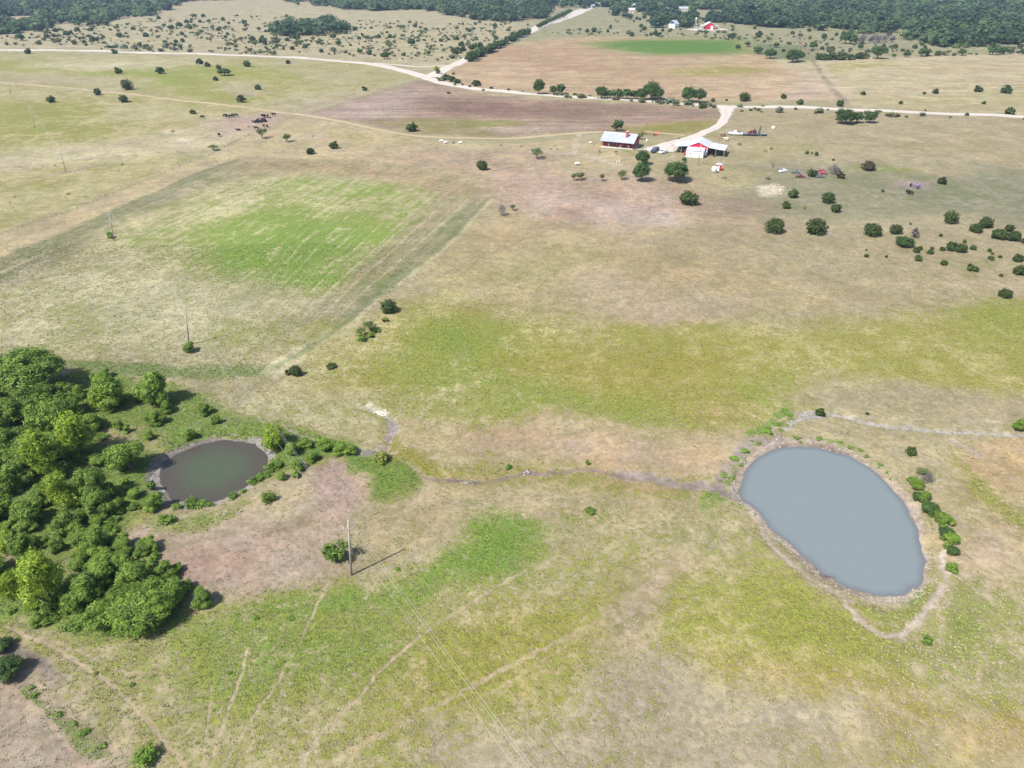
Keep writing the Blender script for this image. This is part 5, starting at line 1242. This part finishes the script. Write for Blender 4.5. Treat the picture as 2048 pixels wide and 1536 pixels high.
# shed on the front
sx0, sx1 = xl - .4, xl + 6.3
sh = MB().box(sx0, sx1, -4.3, -.12, -.1, 2.45).build('front_shed_wall', M['whitewall'], bn)
MB().add([(sx0 - .15, -4.5, 2.47), (sx1 + .15, -4.5, 2.47), (sx1 + .15, -.1, 2.95), (sx0 - .15, -.1, 2.95), (sx0 - .15, -4.5, 2.55), (sx1 + .15, -4.5, 2.55), (sx1 + .15, -.1, 3.03), (sx0 - .15, -.1, 3.03)], [(0,1,2,3),(4,5,6,7),(0,1,5,4),(1,2,6,5),(2,3,7,6),(3,0,4,7)]).build('front_shed_roof', M['roofwhite'], bn)
wf = MB().box(sx0 + 1.2, sx0 + 2.1, -4.36, -4.31, .9, 1.8).build('window', M['polem'], bn); MB().box(sx0 + 1.28, sx0 + 2.02, -4.39, -4.365, .98, 1.72).build('pane', simple('pale_pane', (.35, .38, .42), .2), wf)
dr_ = MB().box(sx0 + 4.5, sx0 + 5.4, -4.36, -4.31, .0, 2.0).build('door', M['polem'], bn); MB().box(sx0 + 4.58, sx0 + 4.66, -4.42, -4.365, .95, 1.05).build('handle', M['darkstuff'], dr_)
BARN = (A, rz, L0, xl, xr)

# ------------------------------------------------------------------ vehicles
M['tyre'] = simple('tyre_rubber', (.02, .02, .02), .8, .2, 3); M['rim'] = simple('wheel_rim', (.45, .45, .47), .35, .1, 3, metal=.6)
M['lamp'] = simple('headlight_lens', (.7, .7, .7), .15, .05, 3)
def paint(name, c): return simple(name, c, .32, .06, 1.5, spec=.5, coat=.4)
def loft_body(mb, secs):
    """secs: list of (x, zlow, ztop, halfwidth_low, halfwidth_top)"""
    vs = []; n = 6
    for x, z0, z1, w0, w1 in secs:
        zm = (z0 + z1) / 2 + .05
        vs += [(x, -w0 * .92, z0), (x, -w0, zm), (x, -w1, z1), (x, w1, z1), (x, w0, zm), (x, w0 * .92, z0)]
    fs = []
    for i in range(len(secs) - 1):
        for k in range(n): fs.append((i*n+k, i*n+(k+1)%n, (i+1)*n+(k+1)%n, (i+1)*n+k))
    fs += [tuple(range(n)), tuple((len(secs)-1)*n + k for k in range(n))]
    return mb.add(vs, fs)
def wheels(e, xs, y, r):
    for x in xs:
        for s in (-1, 1):
            wh = MB().tube([(x, s * y - .11, r), (x, s * y - .09, r), (x, s * y + .09, r), (x, s * y + .11, r)], [r * .85, r, r, r * .85], 16).build('wheel', M['tyre'], e, True)
            MB().tube([(x, s * (y + .09), r), (x, s * (y + .125), r)], [r * .6, r * .55], 12).build('rim', M['rim'], wh)
def make_car(loc, rz, mat, label, kind='car', sc=1.0, cat='car', name=None, group=None):
    """front of the vehicle faces -x"""
    e = empty(name or {'car': 'parked_car', 'suv': 'sport_utility_car', 'pickup': 'pickup_truck'}[kind], loc, rz, label, cat, group, sc)
    if kind == 'pickup':
        loft_body(MB(), [(-3.0, .5, .95, .85, .8), (-2.9, .42, 1.12, .96, .88), (-1.5, .4, 1.22, 1.0, .92), (-1.2, .4, 1.25, 1.0, .95), (.75, .4, 1.28, 1.0, .95), (.8, .4, 1.3, 1.0, .97)]).build('body', mat, e, bevel=.03)
        loft_body(MB(), [(-1.35, 1.2, 1.26, .9, .86), (-.75, 1.2, 1.85, .9, .70), (.35, 1.2, 1.9, .9, .72), (.72, 1.2, 1.28, .9, .86)]).build('cab', mat, e, bevel=.03)
        gl = MB()
        for s in (-1, 1): gl.add([(-1.05, s * .885, 1.32), (.5, s * .895, 1.32), (.3, s * .77, 1.8), (-.7, s * .76, 1.76)], [(0, 1, 2, 3)])
        gl.add([(-1.3, -.78, 1.32), (-1.3, .78, 1.32), (-.82, .66, 1.8), (-.82, -.66, 1.8)], [(0, 1, 2, 3)]); gl.build('windows', M['glass'], e)
        bd = MB().box(.82, 3.0, -1.0, -.9, .45, 1.3).box(.82, 3.0, .9, 1.0, .45, 1.3).box(2.92, 3.0, -.9, .9, .45, 1.3).box(.82, 2.92, -.9, .9, .5, .6)
        bd.build('cargo_bed', mat, e)
        MB().box(.95, 2.3, -.85, .85, .62, 1.42).build('bed_load', M['darkstuff'], e)
        MB().box(-3.08, -2.98, -.95, .95, .42, .85).build('bumper', M['darkstuff'], e); wheels(e, (-2.0, 1.9), .9, .40)
        for s in (-1, 1): MB().box(-3.03, -2.95, s * .75 - .14, s * .75 + .14, .86, 1.05).build('headlight', M['lamp'], e)
    else:
        top = 1.45 if kind == 'car' else 1.75; L = 2.3 if kind == 'car' else 2.35
        zb = .92 if kind == 'car' else 1.05
        loft_body(MB(), [(-L, .38, zb - .3, .7, .62), (-L + .2, .28, zb - .16, .86, .76), (-1.1, .26, zb, .9, .84), (1.4, .26, zb + .04, .9, .84), (L - .15, .3, zb, .86, .76), (L, .4, zb - .15, .72, .64)]).build('body', mat, e, bevel=.03)
        rear = 1.5 if kind == 'car' else 2.2
        loft_body(MB(), [(-1.15, zb - .06, zb, .78, .76), (-.35, zb - .06, top, .8, .58), (.8, zb - .06, top + .02, .8, .6), (rear, zb - .06, zb + .03, .78, .74)] if kind == 'car' else [(-1.15, zb - .06, zb, .8, .76), (-.5, zb - .06, top, .82, .64), (1.9, zb - .06, top - .02, .82, .64), (rear, zb - .06, zb + .03, .8, .74)]).build('cabin', mat, e, bevel=.03)
        gl = MB(); xe = .95 if kind == 'car' else 1.9
        for s in (-1, 1): gl.add([(-.8, s * .80, zb + .06), (xe + .2, s * .80, zb + .06), (xe - .1, s * .655, top - .1), (-.35, s * .65, top - .1)], [(0, 1, 2, 3)])
        gl.add([(-1.06, -.66, zb + .08), (-1.06, .66, zb + .08), (-.45, .56, top - .06), (-.45, -.56, top - .06)], [(0, 1, 2, 3)])
        gl.add([(rear - .02, -.64, zb + .1), (rear - .02, .64, zb + .1), (rear - .5 if kind == 'car' else rear - .22, .54, top - .08), (rear - .5 if kind == 'car' else rear - .22, -.54, top - .08)], [(0, 1, 2, 3)]); gl.build('windows', M['glass'], e)
        wheels(e, (-1.4, 1.4), .82, .32)
        for s in (-1, 1): MB().box(-L + .02, -L + .16, s * .6 - .12, s * .6 + .12, .55, .7).build('headlight', M['lamp'], e)
    return e
white = paint('white_paint', (.72, .74, .78)); navy = paint('dark_blue_paint', (.035, .045, .09)); maroon = paint('maroon_paint', (.14, .02, .04)); redp = paint('faded_red_paint', (.26, .045, .03)); greyp = paint('grey_blue_paint', (.11, .12, .13)); blackp = paint('black_paint', (.02, .02, .025)); orange = simple('orange_paint', (.75, .2, .06), .5)
p = at(1470, 270); p2 = at(1532, 271.5); rzt = math.atan2(p2.y - p.y, p2.x - p.x)
make_car(p, rzt, white, 'white pickup truck hitched to the long flatbed trailer', 'pickup', 1.0, 'pickup truck')
tr = at(1508, 271.3)
tl = empty('flatbed_trailer', tr, rzt, 'long black flatbed trailer behind the white pickup', 'trailer')
deck = MB().box(-5.2, 5.3, -1.2, 1.2, .75, .95).build('deck', simple('grey_trailer_deck', (.26, .26, .28), .7), tl); MB().box(-5.2, 5.3, -1.25, -1.2, .6, .97).box(-5.2, 5.3, 1.2, 1.25, .6, .97).build('side_rail', M['darkstuff'], tl)
MB().tube([(-5.2, 0, .8), (-5.9, 0, 1.5), (-6.5, 0, 1.5)], .12, 8).build('gooseneck', M['darkstuff'], tl); wheels(tl, (1.6, 2.6), 1.05, .4)
# tractor on the trailer
tp = tr + Vector((math.cos(rzt) * -.6, math.sin(rzt) * -.6, .95))
tc = empty('red_tractor', tp, rzt, 'red tractor standing on the flatbed trailer', 'tractor')
MB().box(-1.6, .1, -.35, .35, .65, 1.35).build('hood', redp, tc, bevel=.08); MB().box(-1.7, .9, -.22, .22, .45, .68).build('chassis', M['darkstuff'], tc)
MB().box(.1, .6, -.3, .3, .95, 1.1).box(.5, .65, -.3, .3, 1.1, 1.6).build('seat', M['darkstuff'], tc); MB().tube([(.1, 0, 1.3), (-.1, 0, 1.55)], .03, 6).build('steering_column', M['darkstuff'], tc)
MB().tube([(.75, -.45, .9), (.75, -.45, 2.3), (.75, .45, 2.3), (.75, .45, .9)], .05, 6).build('roll_bar', M['darkstuff'], tc)
for x, r_, y in ((-1.2, .4, .6), (.6, .75, .7)):
    for s in (-1, 1):
        wh = MB().tube([(x, s * y - .16, r_), (x, s * y - .12, r_), (x, s * y + .12, r_), (x, s * y + .16, r_)], [r_ * .8, r_, r_, r_ * .8], 18).build('wheel', M['tyre'], tc, True); MB().tube([(x, s * (y + .1), r_), (x, s * (y + .17), r_)], [r_ * .5, r_ * .45], 12).build('rim', redp, wh)
MB().box(-2.5, -1.7, -.7, .7, .2, .65).build('loader_bucket', redp, tc); MB().tube([(-.8, -.4, 1.3), (-1.8, -.4, .9), (-2.0, -.4, .5)], .07, 6).tube([(-.8, .4, 1.3), (-1.8, .4, .9), (-2.0, .4, .5)], .07, 6).build('loader_arm', redp, tc)
# hoop standing on the trailer
rp = tr + Vector((math.cos(rzt) * 2.0, math.sin(rzt) * 2.0, .95))
hp = empty('standing_hoop', rp, rzt, 'tall black oval frame standing upright behind the red tractor', 'frame')
MB().tube([(.35 * math.cos(a) + .1, .4 * math.sin(a) * 1.6, 1.35 + 1.3 * math.sin(a + 1.2)) for a in np.linspace(0, 2 * math.pi, 25)], .14, 8, False).build('hoop', M['tyre'], hp)
MB().box(-.5, .5, -.5, .5, 0, .15).build('base', M['darkstuff'], hp)
make_car(at(1309.5, 304), R(52), navy, 'dark blue car parked on the white yard beside the farmhouse', 'suv', 1.05)
make_car(at(1326, 306.5), R(42), white, 'white car parked beside the dark blue one', 'car', 1.0)
# vehicles and stores under the barn roofs
Ab, rb_, Lb, bxl, bxr = BARN
make_car(onh(Ab, rb_, 4.6, 5.4), rb_ + R(90), blackp, 'black pickup truck under the left barn roof', 'pickup', .95, 'pickup truck')
make_car(onh(Ab, rb_, 5.0, .2), rb_ + R(90), paint('bright_red_paint', (.6, .02, .05)), 'bright red car nose out under the left barn roof', 'car', .8)
make_car(onh(Ab, rb_, Lb - 3.0, 4.6), rb_ + R(86), greyp, 'grey car parked under the right barn roof', 'car', 1.0)
for x, y, s, lb in ((1.2, 3.0, .8, 'tan crate near the left post of the barn'), (2.0, 7.0, 1.1, 'dark crate deep under the left barn roof'), (bxr + 1.6, 2.0, .9, 'maroon crate by the barn wall under the right roof'), (bxr + 3.0, -.2, .6, 'low dark crate in front of the right barn roof')):
    q = onh(Ab, rb_, x, y); e = empty('storage_crate', q, rb_ + .2, lb, 'crate')
    mt = M['purple'] if 'maroon' in lb else (M['pole'] if 'tan' in lb else M['darkstuff'])
    MB().box(-s * .6, s * .6, -s * .4, s * .4, 0, s * .8).build('box', mt, e, bevel=.03); MB().box(-s * .65, s * .65, -s * .45, s * .45, s * .8, s * .88).build('lid', mt, e)
# junked cars
for (px_, py_, a_, mt, kd, lb) in ((1566, 344, 20, white, 'car', 'junked white car left of the dark grey wreck'), (1591, 346.5, 170, greyp, 'car', 'junked dark grey car on the fence line'), (1600, 355, 172, maroon, 'car', 'junked maroon car below the dark grey wreck'),
                               (1641, 343.5, -20, redp, 'car', 'faded red wreck behind the dense round cedar'), (1645, 348.5, -25, redp, 'car', 'second faded red wreck, nearer, beside the grey bush'), (1640, 355, 175, greyp, 'car', 'grey wreck half hidden at the foot of the round cedar')):
    make_car(at(px_, py_), R(a_), mt, lb, kd, .74, 'wrecked car', 'wrecked_car')
# red implement, cream object
def implement(px_, py_, label, mat, rz=0, s=1.0):
    e = empty('farm_implement', at(px_, py_), rz, label, 'farm implement', None, s)
    MB().tube([(-1.5, 0, .6), (1.2, 0, .6)], .1, 6).tube([(0, -1, .6), (0, 1, .6)], .1, 6).tube([(-.4, -.6, .6), (.5, 0, 1.4), (-.4, .6, .6)], .08, 6).build('tool_frame', mat, e)
    for y in (-.9, -.3, .3, .9): MB().tube([(.1, y, .6), (.35, y, .3), (.1, y, .02)], .06, 6).build('tine', mat, e)
    wheels(e, (-.6,), 1.0, .35); return e
implement(1448, 272, 'red farm implement between driveway and white pickup', redp, .4, 1.1)
implement(1312, 270.5, 'orange farm implement on the grass behind the farmhouse', orange, .1, 1.2)
implement(1291, 269, 'small dark red implement behind the house pole', redp, 1.0, .6)
implement(1358, 278.5, 'small brown implement left of the driveway', M['purple'], .5, .6)
implement(347, 264, 'rusty feeder standing in a sandy circle in the left pasture', simple('rusty_iron', (.36, .12, .06), .8, .3), .4, .9)
implement(627, 273, 'small rusty trough frame on pale ground left of the track', simple('dull_iron', (.3, .26, .22), .8, .3), .1, .6)
implement(1833, 375, 'purple-grey heap of scrap frames in the right pasture', simple('scrap_metal', (.24, .2, .3), .7, .3), .3, 1.6)
implement(1537, 359, 'small dark scrap frame on the grass above the white rubble', M['darkstuff'], .2, .8)
implement(1449, 357, 'small dark scrap frame below the white tank', M['darkstuff'], 1.2, .7)
implement(1530, 303, 'black scrap left of the leaning pole', M['darkstuff'], 1.2, .6)
implement(1543, 298.5, 'black scrap right of the leaning pole top', M['darkstuff'], .2, .7)
implement(1480, 290, 'flat black scrap between barn and trailer', M['darkstuff'], .2, .8)
# tanks
tankm = simple('white_tank', (.72, .72, .70), .5, .06, 2)
def htank(px_, py_, label, group=None, s=1.0, rz=.1, mat=None):
    e = empty('propane_tank', at(px_, py_), rz, label, 'tank', group, s)
    xs = [-1.3, -1.25, -1.05, -.7, .7, 1.05, 1.25, 1.3]; rr = [.05, .25, .45, .52, .52, .45, .25, .05]
    MB().tube([(x, 0, .8) for x in xs], rr, 14).build('tank_shell', mat or tankm, e, True)
    for x in (-.8, .8): MB().box(x - .08, x + .08, -.35, .35, -.1, .35).build('support', M['concrete'], e)
    MB().tube([(0, 0, 1.3), (0, 0, 1.5)], .15, 8).build('valve_cap', M['polem'], e)
htank(883, 284, 'left one of two touching white tanks below the farm track', None, .7); htank(891, 287, 'right one of two touching white tanks below the farm track', None, .7, .3)
htank(921, 287, 'white tank right of the brown scrap below the farm track', None, .65)
htank(1155, 330, 'white tank on the bare slope above the clump of thin trees', None, .85); htank(1181, 287, 'white tank beside the dirt line left of the farmhouse', None, .55)
implement(908, 286.5, 'low brown scrap between the white tanks', simple('brown_scrap', (.24, .14, .07), .8, .3), 0, .7)
M['greenscrap'] = simple('green_scrap', (.05, .12, .06), .7, .2)
for px_, py_ in ((1002, 291), (1044, 294), (1103, 299), (1116, 299.5)):
    tag(implement(px_, py_, 'small dark green scrap lying along the dirt track', M['greenscrap'], .3, .45), group='green scraps on the dirt track')
e = empty('white_bale', at(1546, 258.5), 0, 'round cream bale alone on the grass right of the trailer', 'bale'); MB().tube([(0, -.5, .75), (0, -.45, .75), (0, .45, .75), (0, .5, .75)], [.6, .75, .75, .6], 14).build('bale_wrap', simple('cream_wrap', (.72, .68, .5), .6), e, True)
e = empty('cream_hopper', at(1451, 281.5), .3, 'cream coloured hopper below the red implement', 'hopper'); MB().prism([(-1.1, 1.3), (1.1, 1.3), (.5, .3), (-.5, .3)], -.7, .7).build('bin', simple('cream_paint', (.74, .68, .52), .6), e)
for x in (-.8, .8): MB().box(x - .06, x + .06, -.5, .5, -.1, 1.1).build('leg', M['pole'], e)
# tank and red shed
q = at(1428, 345); e = empty('water_tank', q, 0, 'upright white water tank beside the small red shed', 'tank')
MB().tube([(0, 0, -.1), (0, 0, 2.0), (0, 0, 2.25), (0, 0, 2.35)], [1.0, 1.0, .6, .2], 18).build('tank_shell', simple('cream_tank', (.66, .62, .58), .5), e, True); MB().tube([(0, 0, 2.3), (0, 0, 2.45)], .25, 10).build('lid', M['polem'], e)
q = at(1438, 342) + Vector((0, 1.2, 0)); e = empty('garden_shed', q, R(-20), 'small red shed with white roof beside the water tank', 'shed')
MB().box(-.95, .95, -.95, .95, -.1, 2.1).build('wall', M['redbarn'], e); MB().prism([(-1.1, 2.1), (1.1, 2.1), (1.1, 2.2), (0, 2.5), (-1.1, 2.2)], -1.1, 1.1).build('roof', M['roofwhite'], e)
d0 = MB().box(-.35, .35, -1.0, -.955, 0, 1.8).build('door', M['trim'], e); MB().box(.22, .28, -1.05, -1.005, .9, 1.0).build('handle', M['darkstuff'], d0)
# rubble heaps
def heap(name, px0, px1, py0, py1, n, size, col, label, seed):
    rs = np.random.RandomState(seed); P = np.array([pix2(rs.normal((px0 + px1) / 2, (px1 - px0) / 4), rs.normal((py0 + py1) / 2, (py1 - py0) / 4)) for _ in range(n)])
    stones(name, label, P[:, 0], P[:, 1], size, col, seed)
heap('rubble_heap', 1526, 1578, 370, 390, 120, .22, (.46, .40, .33), 'pale heap of broken rock above the cedar pair', 11)
heap('limestone_rubble', 1650, 1664, 465, 470, 24, .2, (.5, .47, .42), 'small heap of white rock right of the second large cedar', 12)
heap('limestone_slabs', 748, 775, 817, 828, 60, .16, (.6, .57, .45), 'cluster of white slabs at the head of the small gully', 13)
# mailbox-like white stands and gully posts near the farm
e = empty('white_stand', at(1236, 327), 0, 'white post frame on the slope below the farmhouse', 'post'); MB().box(-.6, -.45, -.1, .1, -.1, 1.3).box(.45, .6, -.1, .1, -.1, 1.5).build('post', M['trim'], e); MB().box(-.6, .6, -.08, .08, .8, .95).build('rail', M['trim'], e)

# ------------------------------------------------------------------ far buildings
def far_house(px_, py_, wpx, label, wallm, roofm, rz=0.0, dep=8.0, ev=2.8, rid=1.8, name='far_house', lean=False):
    q = at(px_, py_); Wd = wpx * depth(q.y) / F
    e = empty(name, q, rz, label, 'barn' if 'barn' in name else 'house')
    a = Wd / 2
    if lean:
        MB().prism([(-a * .5, -.3), (a * .5, -.3), (a * .5, ev), (0, ev + rid), (-a * .5, ev)], -dep / 2, dep / 2).build('wall', wallm, e)
        MB().prism([(-a * .55, ev - .15), (0, ev + rid), (a * .55, ev - .15), (a * .55, ev + .1), (0, ev + rid + .25), (-a * .55, ev + .1)], -dep / 2 - .5, dep / 2 + .5).build('roof', roofm, e)
        for s in (-1, 1):
            MB().prism([(s * a * .5, ev - .5), (s * a, ev - 1.1), (s * a, ev - .95), (s * a * .5, ev - .35)], -dep / 2, dep / 2).build('lean_to_roof', roofm, e)
            for y in (-dep / 2 + .2, dep / 2 - .2): MB().box(s * a - .15, s * a + .15, y - .15, y + .15, -.3, ev - 1.1).build('post', M['trim'], e)
        MB().box(a * .08, a * .36, -dep / 2 - .12, -dep / 2 - .02, -.2, ev * .85).build('door', M['trim'], e)
        MB().box(-a * .4, -a * .2, -dep / 2 - .12, -dep / 2 - .02, 1, 2.1).build('window', M['glass'], e)
    else:
        MB().box(-a, a, -dep / 2, dep / 2, -.3, ev).build('wall', wallm, e)
        r_ = MB(); r_.prism([(-dep / 2 - .5, ev), (0, ev + rid), (dep / 2 + .5, ev), (dep / 2 + .5, ev + .15), (0, ev + rid + .2), (-dep / 2 - .5, ev + .15)], 0, 1)
        r_.v = [(-a - .5 + (2 * a + 1) * y, x, z) for x, y, z in r_.v]; r_.build('roof', roofm, e)
        MB().box(-.5, .5, -dep / 2 - .1, -dep / 2 - .02, 0, 2.1).build('door', M['darkwood'], e)
        for x in (-a * .6, a * .6): MB().box(x - .6, x + .6, -dep / 2 - .1, -dep / 2 - .02, 1, 2.1).build('window', M['glass'], e)
far_house(1418, 58, 34, 'distant red barn with white roof on a pale gravel pad', simple('far_red', (.5, .02, .06), .6), M['roofwhite'], -.12, 14, 4.4, 2.4, 'far_barn', True)
ribbon('gravel_pad', [(1384,60.5),(1400,59.5),(1420,59.3),(1436,59.5),(1450,60.5)], [10,40,60,50,10], M['gravel'], .05, 4)
cream = simple('cream_wall', (.6, .55, .46), .7)
for a in ((1347, 56, 10, 'distant white house with tall gable half hidden by oaks', .5, 10, 4.2, 3.5), (1264, 16, 15, 'distant white-roofed house, upper one of two in the woods', .25, 9, 3.4, 2.4), (1263, 25, 12, 'distant white-roofed house, lower one of two in the woods', -.2, 9, 3.4, 2.2),
          (1202, 13, 16, 'distant pale house at the left of the wooded hamlet', .1, 9, 3, 2.2), (1337, 23, 10, 'distant cream house in the middle of the wooded hamlet', .6, 9, 3, 2), (1366, 22, 17, 'distant pale house at the right of the wooded hamlet', -.1, 10, 3.2, 2.4), (1304, 5, 14, 'distant pale house at the very top edge', .1, 12, 3.4, 2.6), (1184, 16, 7, 'distant small pale shed left of the hamlet', .5, 8, 3, 2)):
    far_house(a[0], a[1], a[2], a[3], M['whitewall'] if 'tall gable' in a[3] else cream, M['roofgrey'] if 'white-roofed' not in a[3] else M['roofwhite'], a[4], a[5], a[6], a[7])
q = at(1390, 60); e = empty('windmill_tower', q, 0, 'thin white windmill tower left of the distant red barn', 'windmill')
for sx in (-1, 1):
    for sy in (-1, 1): MB().tube([(sx * 1.3, sy * 1.3, -.2), (sx * .15, sy * .15, 11)], .09, 5).build('leg', M['trim'], e)
MB().tube([(0, -.4, 11.2), (0, -.2, 11.2)], [1.1, 1.1], 12).build('wheel', M['trim'], e)

# ------------------------------------------------------------------ cattle
def cow_mesh(pose):
    v = []; ed = []; rad = []
    def a(x, y, z, r, par=None):
        v.append((x, y, z)); rad.append(r); 
        if par is not None: ed.append((par, len(v) - 1))
        return len(v) - 1
    gz = 0 if pose != 'lying' else -.55
    c0 = a(0, 0, 1.0 + gz, (.34, .36)); c1 = a(-.55, 0, 1.03 + gz, (.31, .35), c0); c2 = a(.55, 0, 1.0 + gz, (.33, .37), c0)
    n1 = a(-.85, 0, 1.15 + gz, (.2, .22), c1)
    if pose == 'graze': n2 = a(-1.1, 0, .75, (.15, .16), n1); h1 = a(-1.25, 0, .35, (.13, .13), n2); h2 = a(-1.35, 0, .14, (.08, .08), h1)
    else: n2 = a(-1.08, 0, 1.32 + gz, (.15, .16), n1); h1 = a(-1.3, 0, 1.32 + gz, (.13, .14), n2); h2 = a(-1.52, 0, 1.2 + gz, (.08, .09), h1)
    for s in (-1, 1): a(h1 and v[h1][0] + .02, s * .22, v[h1][2] + .1, (.035, .05), h1)
    r0 = a(.85, 0, 1.0 + gz, (.22, .26), c2); t1 = a(1.0, 0, .95 + gz, (.04, .04), r0); a(1.05, 0, .5 + gz * .6, (.03, .03), t1)
    if pose != 'lying':
        for s in (-1, 1):
            k = a(-.55, s * .2, .62, (.12, .12), c1); k = a(-.56, s * .2, .36, (.07, .07), k); a(-.56, s * .2, .02, (.06, .06), k)
            k = a(.68, s * .22, .68, (.15, .14), c2); k = a(.78, s * .22, .4, (.07, .07), k); a(.72, s * .22, .02, (.06, .06), k)
    else:
        for s in (-1, 1):
            k = a(-.6, s * .3, .2, (.1, .1), c1); a(-.9, s * .3, .1, (.06, .06), k); k = a(.6, s * .34, .2, (.14, .14), c2); a(.25, s * .42, .1, (.06, .06), k)
    me = bpy.data.meshes.new('cow_body'); me.from_pydata(v, ed, []); o = bpy.data.objects.new('tmp', me); COL.objects.link(o)
    sk = o.modifiers.new('s', 'SKIN'); sb = o.modifiers.new('u', 'SUBSURF'); sb.levels = 1; sb.render_levels = 1
    for d_, r_ in zip(me.skin_vertices[0].data, rad): d_.radius = r_
    me.skin_vertices[0].data[0].use_root = True
    dg = bpy.context.evaluated_depsgraph_get(); m2 = bpy.data.meshes.new_from_object(o.evaluated_get(dg)); bpy.data.objects.remove(o)
    m2.materials.clear(); m2.materials.append(cowm)
    for p_ in m2.polygons: p_.use_smooth = True
    return m2
cowm = simple('black_hide', (.018, .016, .018), .75, .3, 3); brownhide = simple('brown_hide', (.16, .07, .035), .75, .3, 3)
CM = {k_: cow_mesh(k_) for k_ in ('stand', 'graze', 'lying')}
rc = random.Random(9)
def cow(px_, py_, label, group=None, pose=None, rz=None, s=1.0, brown=False):
    pose = pose or rc.choice(['stand', 'stand', 'graze', 'lying']); me = CM[pose]
    if brown: me = me.copy(); me.materials.clear(); me.materials.append(brownhide)
    o = link('cow', me, None, at(px_, py_), (0, 0, rz if rz is not None else rc.uniform(0, 6.28)), s * 1.1); tag(o, label, 'cow', group)
for x, y in ((450, 234), (453, 235), (461, 235.5), (466, 234), (473, 233.5)): cow(x, y, 'black cow in the small bunch left of the main herd', 'left bunch of cows', 'stand')
for x, y in ((508, 245), (512, 246.5), (516, 243.5), (514, 245.5), (519, 244), (523, 243.5), (527, 242.5), (526, 244.5), (530, 244), (531, 242.5), (521, 246)): cow(x, y, 'black cow in the tight main herd on the bare dirt', 'main herd of cows')
for x, y in ((526, 234.5), (530, 235), (536, 235.5)): cow(x, y, 'black cow in the short row between herd and track', 'row of cows above the herd', 'stand')
cow(541, 236.5, 'small black calf right of the row above the herd', pose='lying', s=.6); cow(548, 232, 'black cow standing alone nearest the track', pose='stand', rz=.4)
cow(406, 237, 'black cow alone at the left beside a dark cedar', pose='graze', rz=.3); cow(477, 261, 'black cow lying alone below the herd', pose='lying', rz=.1)
cow(513, 259.5, 'black cow standing just above the mesquite tree', pose='stand', rz=.1); cow(497, 255, 'small brown calf below the main herd', pose='stand', s=.55, brown=True, rz=2.6)
cow(439, 273, 'black cow facing away near the fence', pose='stand', rz=1.6); cow(528, 254, 'dark cow between herd and mesquite, facing away', pose='stand', rz=1.5, s=.8)
cow(535, 255, 'dark cow right of another between herd and mesquite', pose='stand', rz=1.7, s=.9)
cow(1816, 388, 'dark cow in the right pasture below the scrap heap, left one', pose='graze', s=.9); cow(1820, 389.5, 'dark cow in the right pasture below the scrap heap, right one', pose='stand', s=.9)

# ------------------------------------------------------------------ haze
hm = bpy.data.materials.new('haze'); hm.use_nodes = True; hn = hm.node_tree; hn.nodes.remove(hn.nodes['Principled BSDF'])
pv = hn.nodes.new('ShaderNodeVolumePrincipled'); pv.inputs['Color'].default_value = (.52, .70, 1, 1); pv.inputs['Density'].default_value = .00013; pv.inputs['Anisotropy'].default_value = .2
hn.links.new(pv.outputs[0], hn.nodes['Material Output'].inputs['Volume'])
hz = MB().box(-9000, 9000, -1000, 8000, -16, 80).build('haze', hm); tag(hz, 'thin blue summer haze over the distance', 'haze', kind='stuff')
